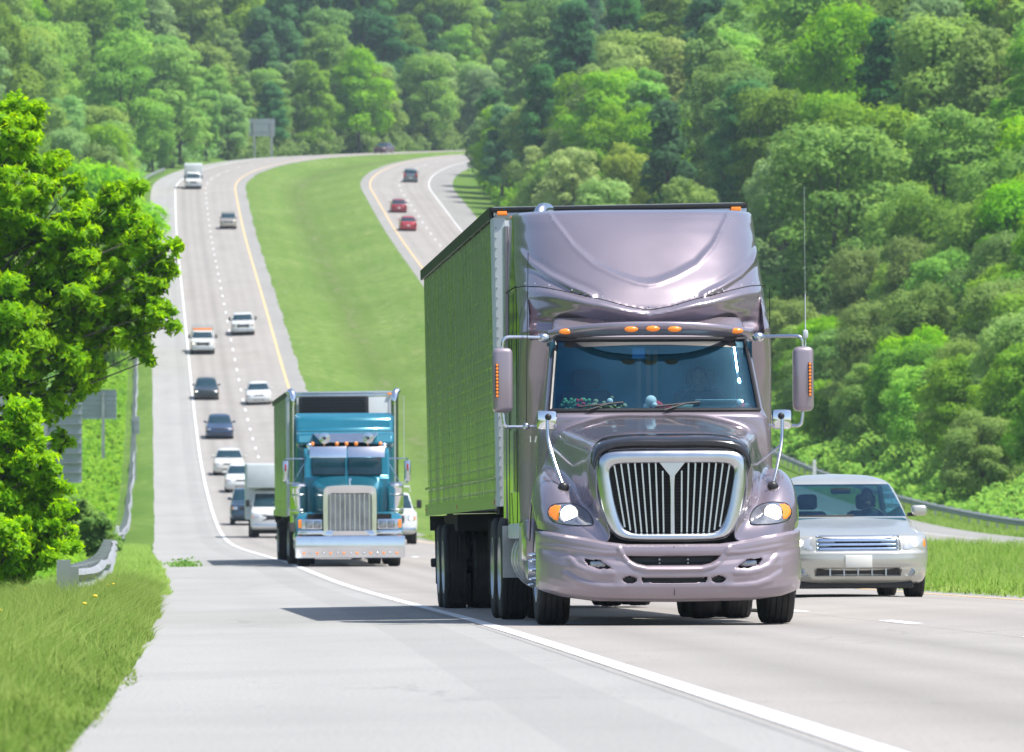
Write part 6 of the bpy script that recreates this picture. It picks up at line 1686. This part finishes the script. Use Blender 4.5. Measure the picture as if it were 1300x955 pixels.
# vehicles up and down the highway
GR = 'cars coming down the far climb'
def boxvan(tall, wid, length, cabover=False, extra_col='trailer_white'):
    def f(root, p):
        m = MB(); m.rbox(-wid, wid, 2.35, 2.35+length, .75, tall, .03); b = m.build('cargo_box', M[extra_col], root)
        if cabover: m = MB(); m.rbox(-wid, wid, 1.25, 2.4, 2.12, tall, .10); m.build('attic_box', M[extra_col], b)
        for sg in (-1, 1):
            for xx in (.92, .66): wheel(root, sg*xx, 2.35+length*.62, .38, .2, sg, 'drive', seg=24)
        m = MB(); m.box(-.45, .45, 1.5, 2.3+length, .45, .76); m.build('frame_rail', M['dark'], root, smooth=0)
    return f
o = build_car('box_truck', 'white box truck with cargo box over its cab, half hidden behind the teal truck', None, M['white'], kind='vancab', lights=False, cat='truck', extras=boxvan(3.15, 1.16, 4.2, True)); put(o, 348, 690, Y=300)
o = build_car('dark_suv', 'dark blue sport utility vehicle following the white box truck', None, paint('dark_blue_paint', (.03, .06, .10)), kind='suv', lights=False); put(o, 317.5, 668, Y=337)
o = build_car('white_sedan', 'white sedan partly hidden behind the dark blue sport utility vehicle', None, M['white'], kind='sedan', lights=False); put(o, 307, 627, Y=398)
o = build_car('cream_sedan', 'cream white sedan at the foot of the climb, last of the bunched cars', None, paint('cream_paint', (.62, .61, .56), 0), kind='sedan', lights=False); put(o, 291, 605, Y=426)
o = build_car('blue_coupe', 'dark blue rounded car in the right lane, below the black car', None, paint('blue_paint', (.025, .05, .11)), kind='sedan', lights=False); put(o, 279, 556, Y=478)
o = build_car('black_sedan', 'black car with two lit amber headlights halfway up the climb', None, paint('black_green_paint', (.012, .022, .022)), kind='sedan', lights=True); put(o, 262, 506, Y=527)
o = build_car('white_sedan', 'plain white sedan in the left lane above the roof of the teal truck', None, M['white'], kind='sedan', lights=False); put(o, 329, 514, Y=520)
def work_rack(root, p):
    m = MB(); m.rbox(-.95, .95, 3.55, 5.65, 1.1, 1.75, .04); m.build('tool_box', M['white'], root)
    m = MB(); m.rbox(-.80, .80, 2.5, 2.85, 1.88, 2.02, .03); m.build('beacon_bar', M['amber'], root)
    for y in (2.3, 3.9, 5.4):
        m = MB(); m.tube([(-.85, y, 1.5 if y > 3 else 1.8), (-.85, y, 2.1), (.85, y, 2.1), (.85, y, 1.5 if y > 3 else 1.8)], .03, 8); m.build('rack_hoop', M['galv'], root)
o = build_car('utility_truck', 'white utility truck with orange beacon bar on its roof, in the right lane', None, M['white'], kind='utility', lights=True, cat='truck', extras=work_rack); put(o, 257.5, 440, Y=582)
o = build_car('pickup_truck', 'white pickup truck in the left lane beside the utility truck', None, M['white'], kind='pickup', lights=False, cat='truck'); put(o, 309, 425, Y=605)
o = build_car('pale_suv', 'silver beige sport utility vehicle in the left lane high on the climb', None, paint('beige_silver_paint', (.42, .38, .32), .4), kind='suv', lights=False); put(o, 290, 292, Y=786)
o = build_car('box_truck', 'small white box truck in the right lane entering the climb at the top bend', None, M['white'], kind='vancab', lights=False, cat='truck', extras=boxvan(2.95, 1.12, 4.0)); put(o, 245.5, 237, Y=878)
o = build_car('dark_sedan', 'dark maroon car far off at the top of the bend, near the treeline', None, paint('maroon_paint', (.07, .02, .035)), kind='sedan', lights=False)
x_, y_ = at(1037, 2.0); place(o, None, float(y_), None, roll=None, x=float(x_))
def work_top(root, p):
    m = MB(); m.tube([(-.8, 2.0, 1.85), (-.8, 2.0, 2.05), (.8, 2.0, 2.05), (.8, 2.0, 1.85)], .03, 8); m.build('rack_hoop', M['white'], root)
o = build_car('pickup_truck', 'white pickup truck between the teal truck and the mauve truck trailer', None, M['white'], kind='pickup', lights=True, cat='truck', extras=work_top); put(o, 495, 692, Y=250)
# going away
def flip(o, px, Y, L):
    s = np.interp(Y, PATH[:480, 1], SS[:480])
    X = (px-CX)/F*Y; place(o, px, Y, None, roll=None)
    bpy.context.view_layer.update(); ln = {'s': 5.1}.get('s')
    o.matrix_world = o.matrix_world @ Matrix.Rotation(math.pi, 4, 'Z') @ Matrix.Translation((0, -5.1, 0))
for (px, Y, nm, lb, pt, kd) in ((518.5, 783, 'red_car', 'bright red car going away in the opposite left lane, nearer of two', paint('red_paint', (.42, .02, .03)), 'sedan'),
                               (506.5, 822, 'red_car', 'darker red car going away just ahead of the bright red one', paint('dark_red_paint', (.28, .015, .025)), 'sedan'),
                               (521, 895, 'grey_suv', 'grey sport utility vehicle going away near the top bend of the opposite road', paint('grey_blue_paint', (.16, .20, .23), .4), 'suv')):
    o = build_car(nm, lb, None, pt, kind=kd, lights=False, rear=True); flip(o, px, Y, 26)
